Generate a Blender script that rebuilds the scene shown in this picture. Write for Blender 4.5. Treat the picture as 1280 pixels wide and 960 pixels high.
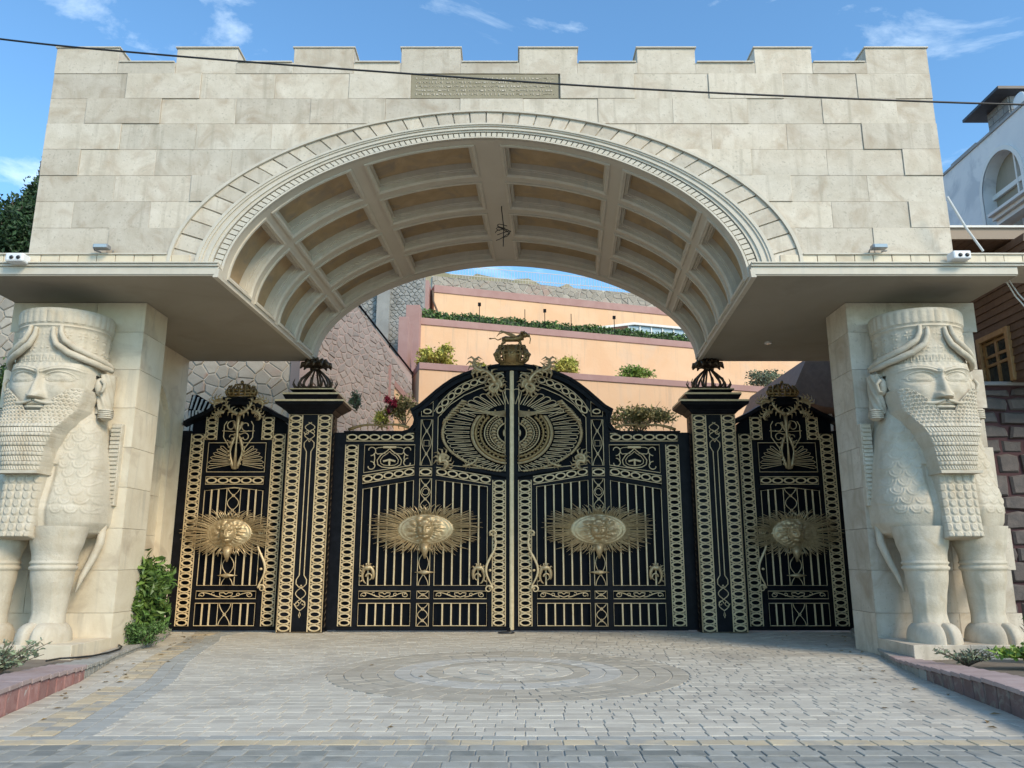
import bpy, math, random
import numpy as np
from mathutils import Vector, Matrix
random.seed(7); np.random.seed(7)
for o in list(bpy.data.objects): bpy.data.objects.remove(o)
SC = bpy.context.scene
COL = SC.collection
R = math.radians
pi = math.pi

# ------------------------------------------------------------------ camera
F = 980.0; TH = math.atan(220/980.0); CS, SN = math.cos(TH), math.sin(TH); H = 1.65
cd = bpy.data.cameras.new('camera'); cam = bpy.data.objects.new('camera', cd); COL.objects.link(cam)
cam.location = (0, 0, H); cam.rotation_euler = (pi/2+TH, 0, 0)
cd.sensor_fit = 'HORIZONTAL'; cd.sensor_width = 36; cd.lens = 36*F/1280.0
cd.clip_start = 0.1; cd.clip_end = 2000
SC.camera = cam
SC.render.resolution_x = 1024; SC.render.resolution_y = 768

# ------------------------------------------------------------------ world and sun
SUN_EL, SUN_AZ = R(34), R(138)        # azimuth clockwise from +Y: sun in front of the facade, to the right
w = bpy.data.worlds.new("World"); SC.world = w; w.use_nodes = True
nt = w.node_tree; N = nt.nodes; L = nt.links
for n in list(N): N.remove(n)
out = N.new('ShaderNodeOutputWorld'); bg = N.new('ShaderNodeBackground'); bg.inputs[1].default_value = 0.15
sky = N.new('ShaderNodeTexSky'); sky.sky_type = 'NISHITA'; sky.sun_disc = False
sky.sun_elevation = SUN_EL; sky.sun_rotation = SUN_AZ; sky.air_density = 1.0; sky.dust_density = 0.4; sky.ozone_density = 2.5
tc = N.new('ShaderNodeTexCoord')
mp = N.new('ShaderNodeMapping'); mp.inputs['Scale'].default_value = (1.0, 1.0, 2.6); mp.inputs['Location'].default_value = (2.1, 3.3, 1.4)
L.new(tc.outputs['Generated'], mp.inputs[0])
nz = N.new('ShaderNodeTexNoise'); nz.inputs['Scale'].default_value = 4.2; nz.inputs['Detail'].default_value = 9; nz.inputs['Roughness'].default_value = 0.62
nz.inputs['Distortion'].default_value = 0.4
L.new(mp.outputs[0], nz.inputs['Vector'])
cr = N.new('ShaderNodeValToRGB'); cr.color_ramp.elements[0].position = 0.53; cr.color_ramp.elements[1].position = 0.80
cr.color_ramp.elements[1].color = (0.75, 0.75, 0.75, 1)
L.new(nz.outputs[0], cr.inputs[0])
mx = N.new('ShaderNodeMix'); mx.data_type = 'RGBA'
tint = N.new('ShaderNodeMix'); tint.data_type = 'RGBA'; tint.blend_type = 'MULTIPLY'; tint.inputs[0].default_value = 1
L.new(sky.outputs[0], tint.inputs[6]); tint.inputs[7].default_value = (1.04, 1.42, 1.52, 1)
L.new(cr.outputs[0], mx.inputs[0]); L.new(tint.outputs[2], mx.inputs[6]); mx.inputs[7].default_value = (8.5, 9.6, 10.0, 1)
L.new(mx.outputs[2], bg.inputs[0]); L.new(bg.outputs[0], out.inputs[0])
sd = bpy.data.lights.new('sun', 'SUN'); sd.energy = 2.7; sd.angle = R(18); sd.color = (1.0, 0.83, 0.60)
sun = bpy.data.objects.new('sun', sd); COL.objects.link(sun)
sv = Vector((math.sin(SUN_AZ)*math.cos(SUN_EL), math.cos(SUN_AZ)*math.cos(SUN_EL), math.sin(SUN_EL)))
sun.rotation_euler = sv.to_track_quat('Z', 'Y').to_euler(); sun.location = sv*60
SC.view_settings.view_transform = 'Standard'; SC.view_settings.look = 'None'
SC.view_settings.exposure = 0.33; SC.view_settings.gamma = 1
SC.render.engine = 'CYCLES'

# ------------------------------------------------------------------ helpers
def ray(u, v):
    x = (u-640)/F; y = -(v-480)/F
    return x, CS-y*SN, SN+y*CS
def atY(u, v, Y):
    a, b, c = ray(u, v); t = Y/b; return Vector((a*t, Y, H+c*t))
def atZ(u, v, Z):
    a, b, c = ray(u, v); t = (Z-H)/c; return Vector((a*t, b*t, Z))

OFF = {}
def tag(o, label=None, cat=None, group=None, kind=None):
    if label: o['label'] = label
    if cat: o['category'] = cat
    if group: o['group'] = group
    if kind: o['kind'] = kind
    return o
def thing(name, label, cat, loc, group=None, kind=None):
    o = bpy.data.objects.new(name, None); COL.objects.link(o); o.location = loc; o.empty_display_size = 0.2
    OFF[o.name] = Vector(loc)
    return tag(o, label, cat, group, kind)

class MB:
    def __init__(s): s.v = []; s.f = []
    def add(s, vs, fs):
        n = len(s.v); s.v.extend([tuple(p) for p in vs]); s.f.extend([tuple(i+n for i in f) for f in fs]); return s
    def box(s, x0, y0, z0, x1, y1, z1):
        return s.add([(x0,y0,z0),(x1,y0,z0),(x1,y1,z0),(x0,y1,z0),(x0,y0,z1),(x1,y0,z1),(x1,y1,z1),(x0,y1,z1)],
                     [(0,3,2,1),(4,5,6,7),(0,1,5,4),(1,2,6,5),(2,3,7,6),(3,0,4,7)])
    def prism(s, poly, y0, y1):      # poly in (x,z), extruded along y (y0 is the front)
        n = len(poly)
        vs = [(x, y0, z) for x, z in poly]+[(x, y1, z) for x, z in poly]
        a = sum(poly[i][0]*poly[(i+1)%n][1]-poly[(i+1)%n][0]*poly[i][1] for i in range(n))
        fr = tuple(range(n)); bk = tuple(range(2*n-1, n-1, -1))
        fs = [fr, bk]+[(i, i+n, (i+1)%n+n, (i+1)%n) for i in range(n)]
        if a < 0: fs = [tuple(reversed(f)) for f in fs]
        return s.add(vs, fs)
    def bprism(s, poly, y0, y1, b):   # prism with a chamfered front edge
        n = len(poly); cx = sum(p[0] for p in poly)/n; cz = sum(p[1] for p in poly)/n
        a = sum(poly[i][0]*poly[(i+1)%n][1]-poly[(i+1)%n][0]*poly[i][1] for i in range(n))
        if a < 0: poly = poly[::-1]
        ins = []
        for x, z in poly:
            d = math.hypot(x-cx, z-cz) or 1; k = max(0.3, 1-b*1.4/d); ins.append((cx+(x-cx)*k, cz+(z-cz)*k))
        vs = [(x, y0, z) for x, z in ins]+[(x, y0+b, z) for x, z in poly]+[(x, y1, z) for x, z in poly]
        fs = [tuple(range(n))]
        for i in range(n):
            j = (i+1) % n
            fs += [(i, i+n, j+n, j), (i+n, i+2*n, j+2*n, j+n)]
        return s.add(vs, fs)
    def hprism(s, poly, z0, z1):      # poly in (x,y), extruded up
        n = len(poly)
        a = sum(poly[i][0]*poly[(i+1)%n][1]-poly[(i+1)%n][0]*poly[i][1] for i in range(n))
        if a < 0: poly = poly[::-1]
        zb = z0 if callable(z0) else (lambda x, y: z0); zt = z1 if callable(z1) else (lambda x, y: z1)
        vs = [(x, y, zb(x, y)) for x, y in poly]+[(x, y, zt(x, y)) for x, y in poly]
        return s.add(vs, [tuple(range(n-1, -1, -1)), tuple(range(n, 2*n))]+[(i, (i+1)%n, (i+1)%n+n, i+n) for i in range(n)])
    def tube(s, pts, rad, n=8, closed=False, flat=1.0):
        P = [Vector(p) for p in pts]; m = len(P)
        rr = rad if hasattr(rad, '__len__') else [rad]*m
        up = Vector((0, 1, 0)); rings = []
        prev = None
        for i in range(m):
            if closed: t = P[(i+1) % m]-P[i-1]
            else: t = P[min(i+1, m-1)]-P[max(i-1, 0)]
            if t.length < 1e-9: t = Vector((0, 0, 1))
            t.normalize()
            a = prev-t*prev.dot(t) if prev is not None else up-t*up.dot(t)
            if a.length < 1e-3: a = Vector((1, 0, 0))-t*t.x
            a.normalize(); prev = a.copy(); b = t.cross(a)
            rings.append([P[i]+(a*math.cos(k*2*pi/n)*flat+b*math.sin(k*2*pi/n))*rr[i] for k in range(n)])
        vs = [p for r_ in rings for p in r_]; fs = []
        for i in range(m if closed else m-1):
            j = (i+1) % m
            for k in range(n): fs.append((i*n+k, i*n+(k+1) % n, j*n+(k+1) % n, j*n+k))
        if not closed:
            fs.append(tuple(range(n-1, -1, -1))); fs.append(tuple((m-1)*n+k for k in range(n)))
        return s.add(vs, fs)
    def rib(s, pts, wd, y0, t, closed=False):  # flat-ish ribbon in the XZ plane, roof-shaped section standing proud towards -y
        P = [Vector((p[0], p[1])) for p in pts]; m = len(P); vs = []
        for i in range(m):
            if closed: d = P[(i+1) % m]-P[i-1]
            else: d = P[min(i+1, m-1)]-P[max(i-1, 0)]
            if d.length < 1e-9: d = Vector((1, 0))
            d.normalize(); nrm = Vector((-d.y, d.x)); ww = (wd[i] if hasattr(wd, '__len__') else wd)/2
            a = P[i]+nrm*ww; b = P[i]-nrm*ww; c = P[i]+nrm*ww*.45; e = P[i]-nrm*ww*.45
            vs += [(a.x, y0, a.y), (c.x, y0-t, c.y), (e.x, y0-t, e.y), (b.x, y0, b.y)]
        fs = []
        for i in range(m if closed else m-1):
            j = (i+1) % m
            for k in range(3): fs.append((i*4+k, i*4+k+1, j*4+k+1, j*4+k))
            fs.append((i*4+3, i*4, j*4, j*4+3))
        return s.add(vs, fs)
    def ball(s, c, r, nu=12, nv=8):
        rx, ry, rz = r if hasattr(r, '__len__') else (r, r, r); vs = []; fs = []
        for j in range(nv+1):
            ph = -pi/2+pi*j/nv
            for i in range(nu):
                th = 2*pi*i/nu; vs.append((c[0]+rx*math.cos(ph)*math.cos(th), c[1]+ry*math.cos(ph)*math.sin(th), c[2]+rz*math.sin(ph)))
        for j in range(nv):
            for i in range(nu): fs.append((j*nu+i, j*nu+(i+1) % nu, (j+1)*nu+(i+1) % nu, (j+1)*nu+i))
        return s.add(vs, fs)
    def grid(s, nu, nv, f, wrap=False):
        vs = [f(i/(nu if wrap else nu-1), j/(nv-1)) for j in range(nv) for i in range(nu)]; fs = []
        for j in range(nv-1):
            for i in range(nu if wrap else nu-1):
                fs.append((j*nu+i, j*nu+(i+1) % nu, (j+1)*nu+(i+1) % nu, (j+1)*nu+i))
        return s.add(vs, fs)
def mesh_of(name, mb, mat, off=(0, 0, 0), smooth=False):
    me = bpy.data.meshes.new(name)
    ox, oy, oz = off
    me.from_pydata([(x-ox, y-oy, z-oz) for x, y, z in mb.v], [], mb.f)
    me.materials.append(mat)
    if smooth: me.polygons.foreach_set('use_smooth', [True]*len(me.polygons))
    me.update(); return me
def obj(name, mb, mat, parent=None, smooth=False, loc=None, bevel=0, auto=None):
    """mb holds world coordinates; the object's origin is the thing's base"""
    off = Vector(loc) if loc is not None else (OFF[parent.name] if parent is not None else Vector((0, 0, 0)))
    me = mesh_of(name, mb, mat, off, smooth)
    o = bpy.data.objects.new(name, me); COL.objects.link(o); OFF[o.name] = off
    if parent is not None:
        o.parent = parent; o.location = off-OFF[parent.name]
    else: o.location = off
    if auto is not None:
        try: me.set_sharp_from_angle(angle=R(auto))
        except Exception: pass
    if bevel:
        b = o.modifiers.new('b', 'BEVEL'); b.width = bevel; b.segments = 2; b.limit_method = 'ANGLE'; b.angle_limit = R(40)
    return o
def inst(name, me, parent, loc, rot=(0, 0, 0), scale=(1, 1, 1)):
    o = bpy.data.objects.new(name, me); COL.objects.link(o); o.parent = parent
    o.location = Vector(loc)-OFF[parent.name]; o.rotation_euler = rot; o.scale = scale
    return o
def copy_tree(o, parent=None, skip=()):
    c = o.copy(); COL.objects.link(c); c.parent = parent
    for ch in list(o.children):
        if ch.name.split('.')[0] in skip: continue
        copy_tree(ch, c, skip)
    return c

# ------------------------------------------------------------------ materials
def M(name, col, rough=0.7, metal=0.0, var=None, scale=3.0, bump=0.0, bscale=30.0, rnd=0.0, spec=0.5, island=0.0,
      col2=None, c2scale=1.2, c2lo=0.5, c2hi=0.62, speck=None, streak=None, trans=0.0):
    m = bpy.data.materials.new(name); m.use_nodes = True; nt = m.node_tree; N = nt.nodes; L = nt.links
    b = N['Principled BSDF']; b.inputs['Roughness'].default_value = rough; b.inputs['Metallic'].default_value = metal
    b.inputs['Specular IOR Level'].default_value = spec
    tc = N.new('ShaderNodeTexCoord'); gp = N.new('ShaderNodeNewGeometry')
    co = gp.outputs['Position']
    cur = None
    rgb = N.new('ShaderNodeRGB'); rgb.outputs[0].default_value = (*col, 1); cur = rgb.outputs[0]
    def mix(a, bcol, fac, mode='MIX'):
        x = N.new('ShaderNodeMix'); x.data_type = 'RGBA'; x.blend_type = mode
        if hasattr(fac, 'is_output'): L.new(fac, x.inputs[0])
        else: x.inputs[0].default_value = fac
        L.new(a, x.inputs[6])
        if hasattr(bcol, 'is_output'): L.new(bcol, x.inputs[7])
        else: x.inputs[7].default_value = (*bcol, 1)
        return x.outputs[2]
    def noise(sc, det=6, ro=0.6, dist=0.0, vec=None):
        n = N.new('ShaderNodeTexNoise'); n.inputs['Scale'].default_value = sc; n.inputs['Detail'].default_value = det
        n.inputs['Roughness'].default_value = ro; n.inputs['Distortion'].default_value = dist
        L.new(vec or co, n.inputs['Vector']); return n.outputs[0]
    def ramp(src, lo, hi):
        r = N.new('ShaderNodeMapRange'); r.inputs[1].default_value = lo; r.inputs[2].default_value = hi; L.new(src, r.inputs[0]); return r.outputs[0]
    # per-object shift of the pattern, so that alike pieces differ
    oi = N.new('ShaderNodeObjectInfo')
    if rnd:
        cmb = N.new('ShaderNodeVectorMath'); cmb.operation = 'SCALE'; cmb.inputs[3].default_value = 37.0
        vm = N.new('ShaderNodeCombineXYZ'); 
        for k in range(3): L.new(oi.outputs['Random'], vm.inputs[k])
        L.new(vm.outputs[0], cmb.inputs[0])
        ad = N.new('ShaderNodeVectorMath'); ad.operation = 'ADD'; L.new(co, ad.inputs[0]); L.new(cmb.outputs[0], ad.inputs[1]); co = ad.outputs[0]
    if var: cur = mix(cur, var, ramp(noise(scale, 8, 0.62, 0.6), 0.35, 0.68))
    if col2: cur = mix(cur, col2, ramp(noise(c2scale, 5, 0.6, 1.2), c2lo, c2hi))
    if speck: cur = mix(cur, speck, ramp(noise(bscale*1.5, 3, 0.6), 0.60, 0.68))
    if streak:
        mpn = N.new('ShaderNodeMapping'); mpn.inputs['Scale'].default_value = (5, 5, 0.35); L.new(co, mpn.inputs[0])
        cur = mix(cur, streak, ramp(noise(1.0, 6, 0.6, 0.3, mpn.outputs[0]), 0.54, 0.78))
    def hsv(cur, src, amt):
        h = N.new('ShaderNodeHueSaturation'); r = N.new('ShaderNodeMapRange'); r.inputs[3].default_value = 1-amt; r.inputs[4].default_value = 1+amt
        L.new(src, r.inputs[0]); L.new(r.outputs[0], h.inputs['Value']); L.new(cur, h.inputs['Color']); return h.outputs[0]
    if rnd: cur = hsv(cur, oi.outputs['Random'], rnd)
    if island: cur = hsv(cur, gp.outputs['Random Per Island'], island)
    L.new(cur, b.inputs['Base Color'])
    if bump:
        bn = N.new('ShaderNodeBump'); bn.inputs['Strength'].default_value = bump; bn.inputs['Distance'].default_value = 0.02
        L.new(noise(bscale, 8, 0.65), bn.inputs['Height']); L.new(bn.outputs[0], b.inputs['Normal'])
    if trans:
        b.inputs['Transmission Weight'].default_value = trans
    return m
TRAV = M('travertine', (.50,.435,.34), .65, var=(.60,.535,.44), scale=2.2, bump=.25, bscale=14, rnd=.12, col2=(.385,.30,.21), c2scale=1.5, c2lo=.50, c2hi=.78, speck=(.42,.37,.29), streak=(.36,.31,.235))
TRAVB = M('travertine_warm', (.60,.51,.37), .65, var=(.70,.62,.48), scale=1.6, bump=.25, bscale=16, rnd=.06, col2=(.47,.385,.28), c2scale=1.1, c2lo=.54, c2hi=.72, streak=(.45,.40,.32))
MOULD = M('moulding_stone', (.52,.465,.375), .6, var=(.58,.53,.44), scale=4, bump=.1, bscale=30, streak=(.45,.43,.37))
PLASTER = M('soffit_plaster', (.52,.46,.37), .85, var=(.56,.50,.41), scale=.8, bump=.08, bscale=50)
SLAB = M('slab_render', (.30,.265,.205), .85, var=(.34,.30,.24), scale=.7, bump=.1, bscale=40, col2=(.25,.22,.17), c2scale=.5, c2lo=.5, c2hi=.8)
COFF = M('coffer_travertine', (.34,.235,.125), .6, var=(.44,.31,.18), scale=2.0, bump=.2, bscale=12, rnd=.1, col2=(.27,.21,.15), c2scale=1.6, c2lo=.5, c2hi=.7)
STATUE = M('carved_limestone', (.49,.43,.33), .8, var=(.57,.51,.41), scale=3.5, bump=.45, bscale=22, col2=(.44,.365,.26), c2scale=1.6, c2lo=.50, c2hi=.74, streak=(.42,.375,.29), speck=(.46,.41,.32))
GOLD = M('antique_gold', (.74,.57,.34), .45, metal=.15, var=(.60,.45,.25), scale=9, bump=.15, bscale=40)
GOLDD = M('aged_bronze_gold', (.36,.24,.10), .42, metal=.65, var=(.22,.15,.07), scale=14, bump=.25, bscale=40)
GOLDM = M('medallion_gold', (.55,.42,.24), .42, metal=.45, var=(.36,.26,.14), scale=12, bump=.2, bscale=50)
BRONZE = M('dark_bronze', (.055,.04,.03), .4, metal=.6, var=(.12,.08,.045), scale=20, bump=.2, bscale=40)
BLACK = M('black_enamel', (.004,.004,.005), .45, spec=.10, var=(.010,.010,.013), scale=5, bump=.05, bscale=60)
NAVY = M('navy_sheet', (.004,.0045,.006), .55, spec=.08, var=(.006,.007,.011), scale=2)
PAVE = M('grey_paver', (.49,.45,.37), .85, var=(.54,.50,.42), scale=5, bump=.35, bscale=60, rnd=.07, island=.07, col2=(.39,.355,.295), c2scale=.5, c2lo=.45, c2hi=.68)
PAVES = M('street_paver', (.285,.275,.235), .8, var=(.335,.335,.305), scale=4, bump=.4, bscale=55, rnd=.12, island=.12, col2=(.20,.205,.185), c2scale=.8)
PAVET = M('tan_paver', (.48,.39,.25), .85, var=(.54,.45,.31), scale=4, bump=.35, bscale=60, rnd=.08, island=.08, col2=(.33,.31,.265), c2scale=.7, c2lo=.48)
PAVED = M('dark_paver', (.34,.335,.30), .85, var=(.385,.38,.345), scale=4, bump=.35, bscale=60, rnd=.1, island=.1)
PAVEC = M('circle_tan_paver', (.37,.33,.26), .85, var=(.42,.38,.31), scale=4, bump=.35, bscale=60, rnd=.1, island=.1)
PAVEL = M('circle_pale_paver', (.42,.40,.35), .85, var=(.48,.455,.405), scale=4, bump=.35, bscale=60, rnd=.08, island=.08)
SAND = M('joint_sand', (.66,.64,.58), .95, var=(.17,.16,.135), scale=.45, bump=.3, bscale=90, speck=(.55,.55,.53))
EARTH = M('earth', (.16,.12,.085), .95, var=(.23,.19,.14), scale=3, bump=.6, bscale=20)
REDST = M('red_stone', (.27,.12,.105), .8, var=(.36,.20,.18), scale=6, bump=.5, bscale=25, rnd=.15, col2=(.42,.36,.33), c2scale=5, c2lo=.6, c2hi=.7)
PINKP = M('pink_capping', (.34,.245,.225), .8, var=(.40,.31,.29), scale=5, bump=.4, bscale=40, rnd=.1)
DREDST = M('dark_red_stone', (.15,.095,.085), .8, var=(.21,.13,.12), scale=6, bump=.5, bscale=25, rnd=.15, col2=(.24,.20,.17), c2scale=4)
GREYK = M('grey_kerb', (.30,.285,.25), .85, var=(.38,.36,.32), scale=6, bump=.7, bscale=20, rnd=.1)
RUB = M('rubble_grey', (.30,.27,.225), .85, var=(.38,.345,.29), scale=2, bump=.5, bscale=10, rnd=.2, island=.13, col2=(.33,.235,.19), c2scale=.35, c2lo=.58, c2hi=.66)
RUBM = M('rubble_mortar', (.52,.48,.41), .95, bump=.4, bscale=20)
PINKR = M('pink_rubble', (.30,.245,.215), .85, var=(.24,.21,.19), scale=2.5, bump=.6, bscale=9, rnd=.12, island=.14)
PINKM = M('pink_mortar', (.37,.28,.25), .95, bump=.3, bscale=20)
GREYR = M('grey_block_stone', (.24,.235,.22), .85, var=(.33,.32,.30), scale=1.5, bump=.6, bscale=8, island=.2)
PEACH = M('peach_stucco', (.71,.44,.255), .9, var=(.75,.50,.31), scale=.5, bump=.3, bscale=10, streak=(.56,.39,.26), col2=(.62,.46,.33), c2scale=.35, c2lo=.55, c2hi=.8)
MAUVE = M('mauve_coping', (.36,.205,.18), .85, var=(.42,.26,.23), scale=1, bump=.2, bscale=20)
DSTONE = M('maroon_wall_stone', (.065,.055,.052), .7, var=(.12,.095,.085), scale=4, bump=.7, bscale=12, rnd=.2)
DMORT = M('maroon_mortar', (.065,.028,.030), .9, bump=.4, bscale=20)
CONC = M('grey_coping', (.26,.265,.27), .7, var=(.33,.33,.33), scale=3, bump=.2)
BWOOD = M('brown_boards', (.145,.09,.06), .6, var=(.10,.06,.04), scale=5, bump=.3, bscale=20, rnd=.14)
WFRAME = M('varnished_wood', (.40,.25,.11), .45, var=(.30,.17,.07), scale=8, bump=.15, rnd=.05)
WHITEW = M('white_render', (.66,.67,.69), .85, var=(.74,.74,.74), scale=.9, bump=.2, bscale=12, col2=(.54,.56,.59), c2scale=.8)
WTRIM = M('white_trim', (.70,.69,.66), .6, bump=.05)
ROOFD = M('dark_roof_sheet', (.022,.022,.026), .5, var=(.04,.04,.045), scale=4)
SLATE = M('slate_blocks', (.20,.205,.21), .8, var=(.27,.27,.27), scale=4, bump=.5, rnd=.15)
GLASS = M('dark_glass', (.03,.04,.045), .08, spec=.8)
PGLASS = M('pale_glass', (.35,.43,.48), .12, spec=.8)
WPLAST = M('white_plastic', (.72,.73,.74), .35)
DPLAST = M('dark_plastic', (.02,.02,.022), .3)
ALU = M('grey_aluminium', (.30,.31,.33), .35, metal=.6)
CABLE = M('cable_rubber', (.012,.012,.013), .5)
WCABLE = M('white_cable', (.62,.61,.58), .5)
LEAF = M('leaf_green', (.060,.125,.030), .55, island=.45, var=(.10,.17,.04), scale=2.2)
LEAFB = M('leaf_bright', (.14,.25,.035), .5, island=.35, var=(.25,.31,.05), scale=6)
LEAFM = M('leaf_glossy', (.045,.10,.02), .45, island=.5, var=(.13,.19,.035), scale=3.5)
LEAFD = M('leaf_dark', (.020,.050,.017), .6, island=.5, var=(.035,.075,.022), scale=1.5)
LEAFY = M('leaf_yellow', (.40,.42,.08), .6, island=.4, var=(.55,.44,.09), scale=1.0)
LEAFG = M('leaf_grey_green', (.19,.24,.13), .6, island=.4, var=(.20,.22,.15), scale=4)
LEAFBR = M('leaf_brown_green', (.30,.24,.10), .6, island=.5, var=(.11,.14,.04), scale=1.5)
LEAFR = M('red_blossom', (.33,.02,.05), .6, island=.4)
TRUNK = M('bark', (.11,.075,.05), .9, var=(.17,.125,.09), scale=10, bump=.6)
HILL = M('dry_hillside', (.33,.27,.17), .95, var=(.21,.19,.10), scale=.3, bump=.6, bscale=3, col2=(.40,.34,.25), c2scale=.15)

# ================================================================== GATEWAY ARCH
YF, YB, ZS = 13.30, 19.2, 6.575
PE = 1.87
def cxy(y): return -0.485+(y-13.3)*0.058
def sup(a, b, z0, cx, th, p=PE):
    c, s_ = math.cos(th), math.sin(th)
    return (cx+a*math.copysign(abs(c)**(2/p), c), z0+b*max(s_, 0)**(2/p))
def suptab(a, b, p=PE, n=600):
    ths = [pi-pi*i/n for i in range(n+1)]; P = [sup(a, b, 0, 0, t, p) for t in ths]; S_ = [0]
    for i in range(n): S_.append(S_[-1]+math.dist(P[i], P[i+1]))
    return ths, S_
TT, TS = suptab(4.77, 2.66)
LV = TS[-1]
def theta_at(s, T=TT, S_=TS):
    s = min(max(s, 0), S_[-1]); i = int(np.searchsorted(S_, s)); i = min(max(i, 1), len(S_)-1)
    f = (s-S_[i-1])/(S_[i]-S_[i-1]); return T[i-1]+(T[i]-T[i-1])*f
def V(s, y, d=0.0):
    k = (y-13.3)/5.9; a = 4.72+.10*k; b = 2.76-.22*k; cx = cxy(y)
    th = theta_at(s); e = 0.004
    x, z = sup(a, b, ZS+.02, cx, th)
    x1, z1 = sup(a, b, ZS+.02, cx, min(th+e, pi)); x2, z2 = sup(a, b, ZS+.02, cx, max(th-e, 0))
    tx, tz = x2-x1, z2-z1; l = math.hypot(tx, tz) or 1
    return (x-tz/l*d, y, z+tx/l*d)
arch = thing('gate_arch', 'large cream travertine gateway arch with battlements and coffered vault over the black and gold gate', 'arch', (cxy(13.3), YF, 0))
OC = sup; A1, B1, Z1 = 5.705, 3.04, 6.85
def outer_z(x):
    u = abs((x-cxy(YF))/A1)
    return Z1+B1*(1-u**PE)**(1/PE) if u < 1 else -1
def outer_x(z):
    u = (z-Z1)/B1
    return A1*(1-u**PE)**(1/PE) if 0 <= u < 1 else (0 if u >= 1 else A1)
XL, XR = -8.735, 7.965
# stone core behind the facing
core = MB()
def arch_line(a, b, z0, cx, n=64): return [sup(a, b, z0, cx, pi-pi*i/n) for i in range(n+1)]
def sheet_with_arch(mb, y, a, b, z0, cx, x0, x1, zb, zt):
    AP = arch_line(a, b, z0, cx)
    P = [(x0, zb)]+[(AP[0][0], zb)]+AP+[(AP[-1][0], zb), (x1, zb)]
    top = [(p[0], zt) for p in P]; n = len(P)
    mb.add([(x, y, z) for x, z in P]+[(x, y, z) for x, z in top], [(i, i+1, i+1+n, i+n) for i in range(n-1)])
sheet_with_arch(core, YF+.06, 5.15, 3.0, 6.75, cxy(YF), XL+.02, XR-.02, 6.6, 10.9)
sheet_with_arch(core, YB, 4.82, 2.54, ZS+.02, cxy(YB), XL+.02, XR-.02, 6.6, 10.9)
core.add([(XL+.02, YF+.06, 6.6), (XL+.02, YB, 6.6), (XL+.02, YB, 10.9), (XL+.02, YF+.06, 10.9)], [(0, 1, 2, 3)])
core.add([(XR-.02, YF+.06, 6.6), (XR-.02, YB, 6.6), (XR-.02, YB, 10.9), (XR-.02, YF+.06, 10.9)], [(0, 3, 2, 1)])
core.add([(XL+.02, YF+.06, 10.9), (XR-.02, YF+.06, 10.9), (XR-.02, YB, 10.9), (XL+.02, YB, 10.9)], [(0, 1, 2, 3)])
obj('core_wall', core, TRAV, arch)
# facing stones
G = .0016
zr = [7.035, 7.545, 8.065, 8.585, 9.115, 9.645, 10.17, 10.70]
mid = (XL+XR)/2; SW = 1.41; G = .0016
def merl(x):     # battlement tops
    return any(a <= x <= b for a, b in MER)
MER = [(XL, -7.54), (-6.43, -5.27), (-4.18, -3.03), (-2.12, -.99), (.14, 1.25), (2.40, 3.51), (4.65, 5.74), (6.78, XR)]
rs = random.Random(3)
PLQ = (-1.92, .885, 10.178, 10.69)
def stone(x0, x1, z0, z1, proud):
    n = max(2, int((x1-x0)/.12)+1)
    def piece(xa, xb):
        if xb-xa < .05: return
        m = max(2, int((xb-xa)/.1)+2); xs = [xa+(xb-xa)*i/(m-1) for i in range(m)]
        bot = [(x, max(z0+G, outer_z(x)+.0)) for x in xs]
        bot = [(x, min(z, z1-G-.001)) for x, z in bot]
        flat = all(abs(z-(z0+G)) < 1e-6 for x, z in bot)
        if flat: bot = [bot[0], bot[-1]]
        poly = bot+[(xb, z1-G), (xa, z1-G)]
        mb = MB(); mb.bprism(poly, YF-proud, YF+.058, .003)
        obj('facing_stone', mb, TRAV, arch)
    xa, xb = x0+G, x1-G
    zx = outer_x(z1-G); c = cxy(YF); lo, hi = c-zx, c+zx     # inside (lo,hi) the arch is higher than the stone
    if zx <= 0 or xb <= lo or xa >= hi:
        piece(xa, xb)
    else:
        if xa < lo: piece(xa, lo)
        if xb > hi: piece(hi, xb)
for r in range(7):
    z0, z1 = zr[r], zr[r+1]
    if r == 0: z0 = 7.035
    offs = SW if (r % 2 == 0) else SW*.5
    js = [XL]; k = 0
    while XL+offs+k*SW < mid-.35: js.append(XL+offs+k*SW); k += 1
    js += [XL+XR-j for j in reversed(js)]
    for a, b in zip(js[:-1], js[1:]):
        pr = rs.choice([0.0, 0.0, .001, .002, .014, .022])
        segs = [(a, b)]
        if r == 6 and b > PLQ[0] and a < PLQ[1]:
            segs = []
            if a < PLQ[0]: segs.append((a, PLQ[0]))
            if b > PLQ[1]: segs.append((PLQ[1], b))
        for sa, sb in segs: stone(sa, sb, z0, z1, pr)
# row below the battlements and the merlons
xs = [XL]+[v for m_ in MER for v in m_][1:-1]+[XR]
for i, (a, b) in enumerate(zip(xs[:-1], xs[1:])):
    ism = (i % 2 == 0)
    mb = MB()
    zt = 11.245 if ism else 10.935
    mb.box(a+(.0 if ism else G), YF-rs.choice([0, .006, .012]), 10.70+G, b-(.0 if ism else G), YF+(.72 if ism else .5), zt)
    obj('merlon' if ism else 'parapet_stone', mb, TRAV, arch, bevel=.006)
    mb = MB(); mb.box(a-(.025 if ism else -.026), YF-.035, zt+.002, b+(.025 if ism else -.026), YF+(.745 if ism else .53), zt+.028)
    obj('coping', mb, MOULD, arch, bevel=.004)
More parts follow.
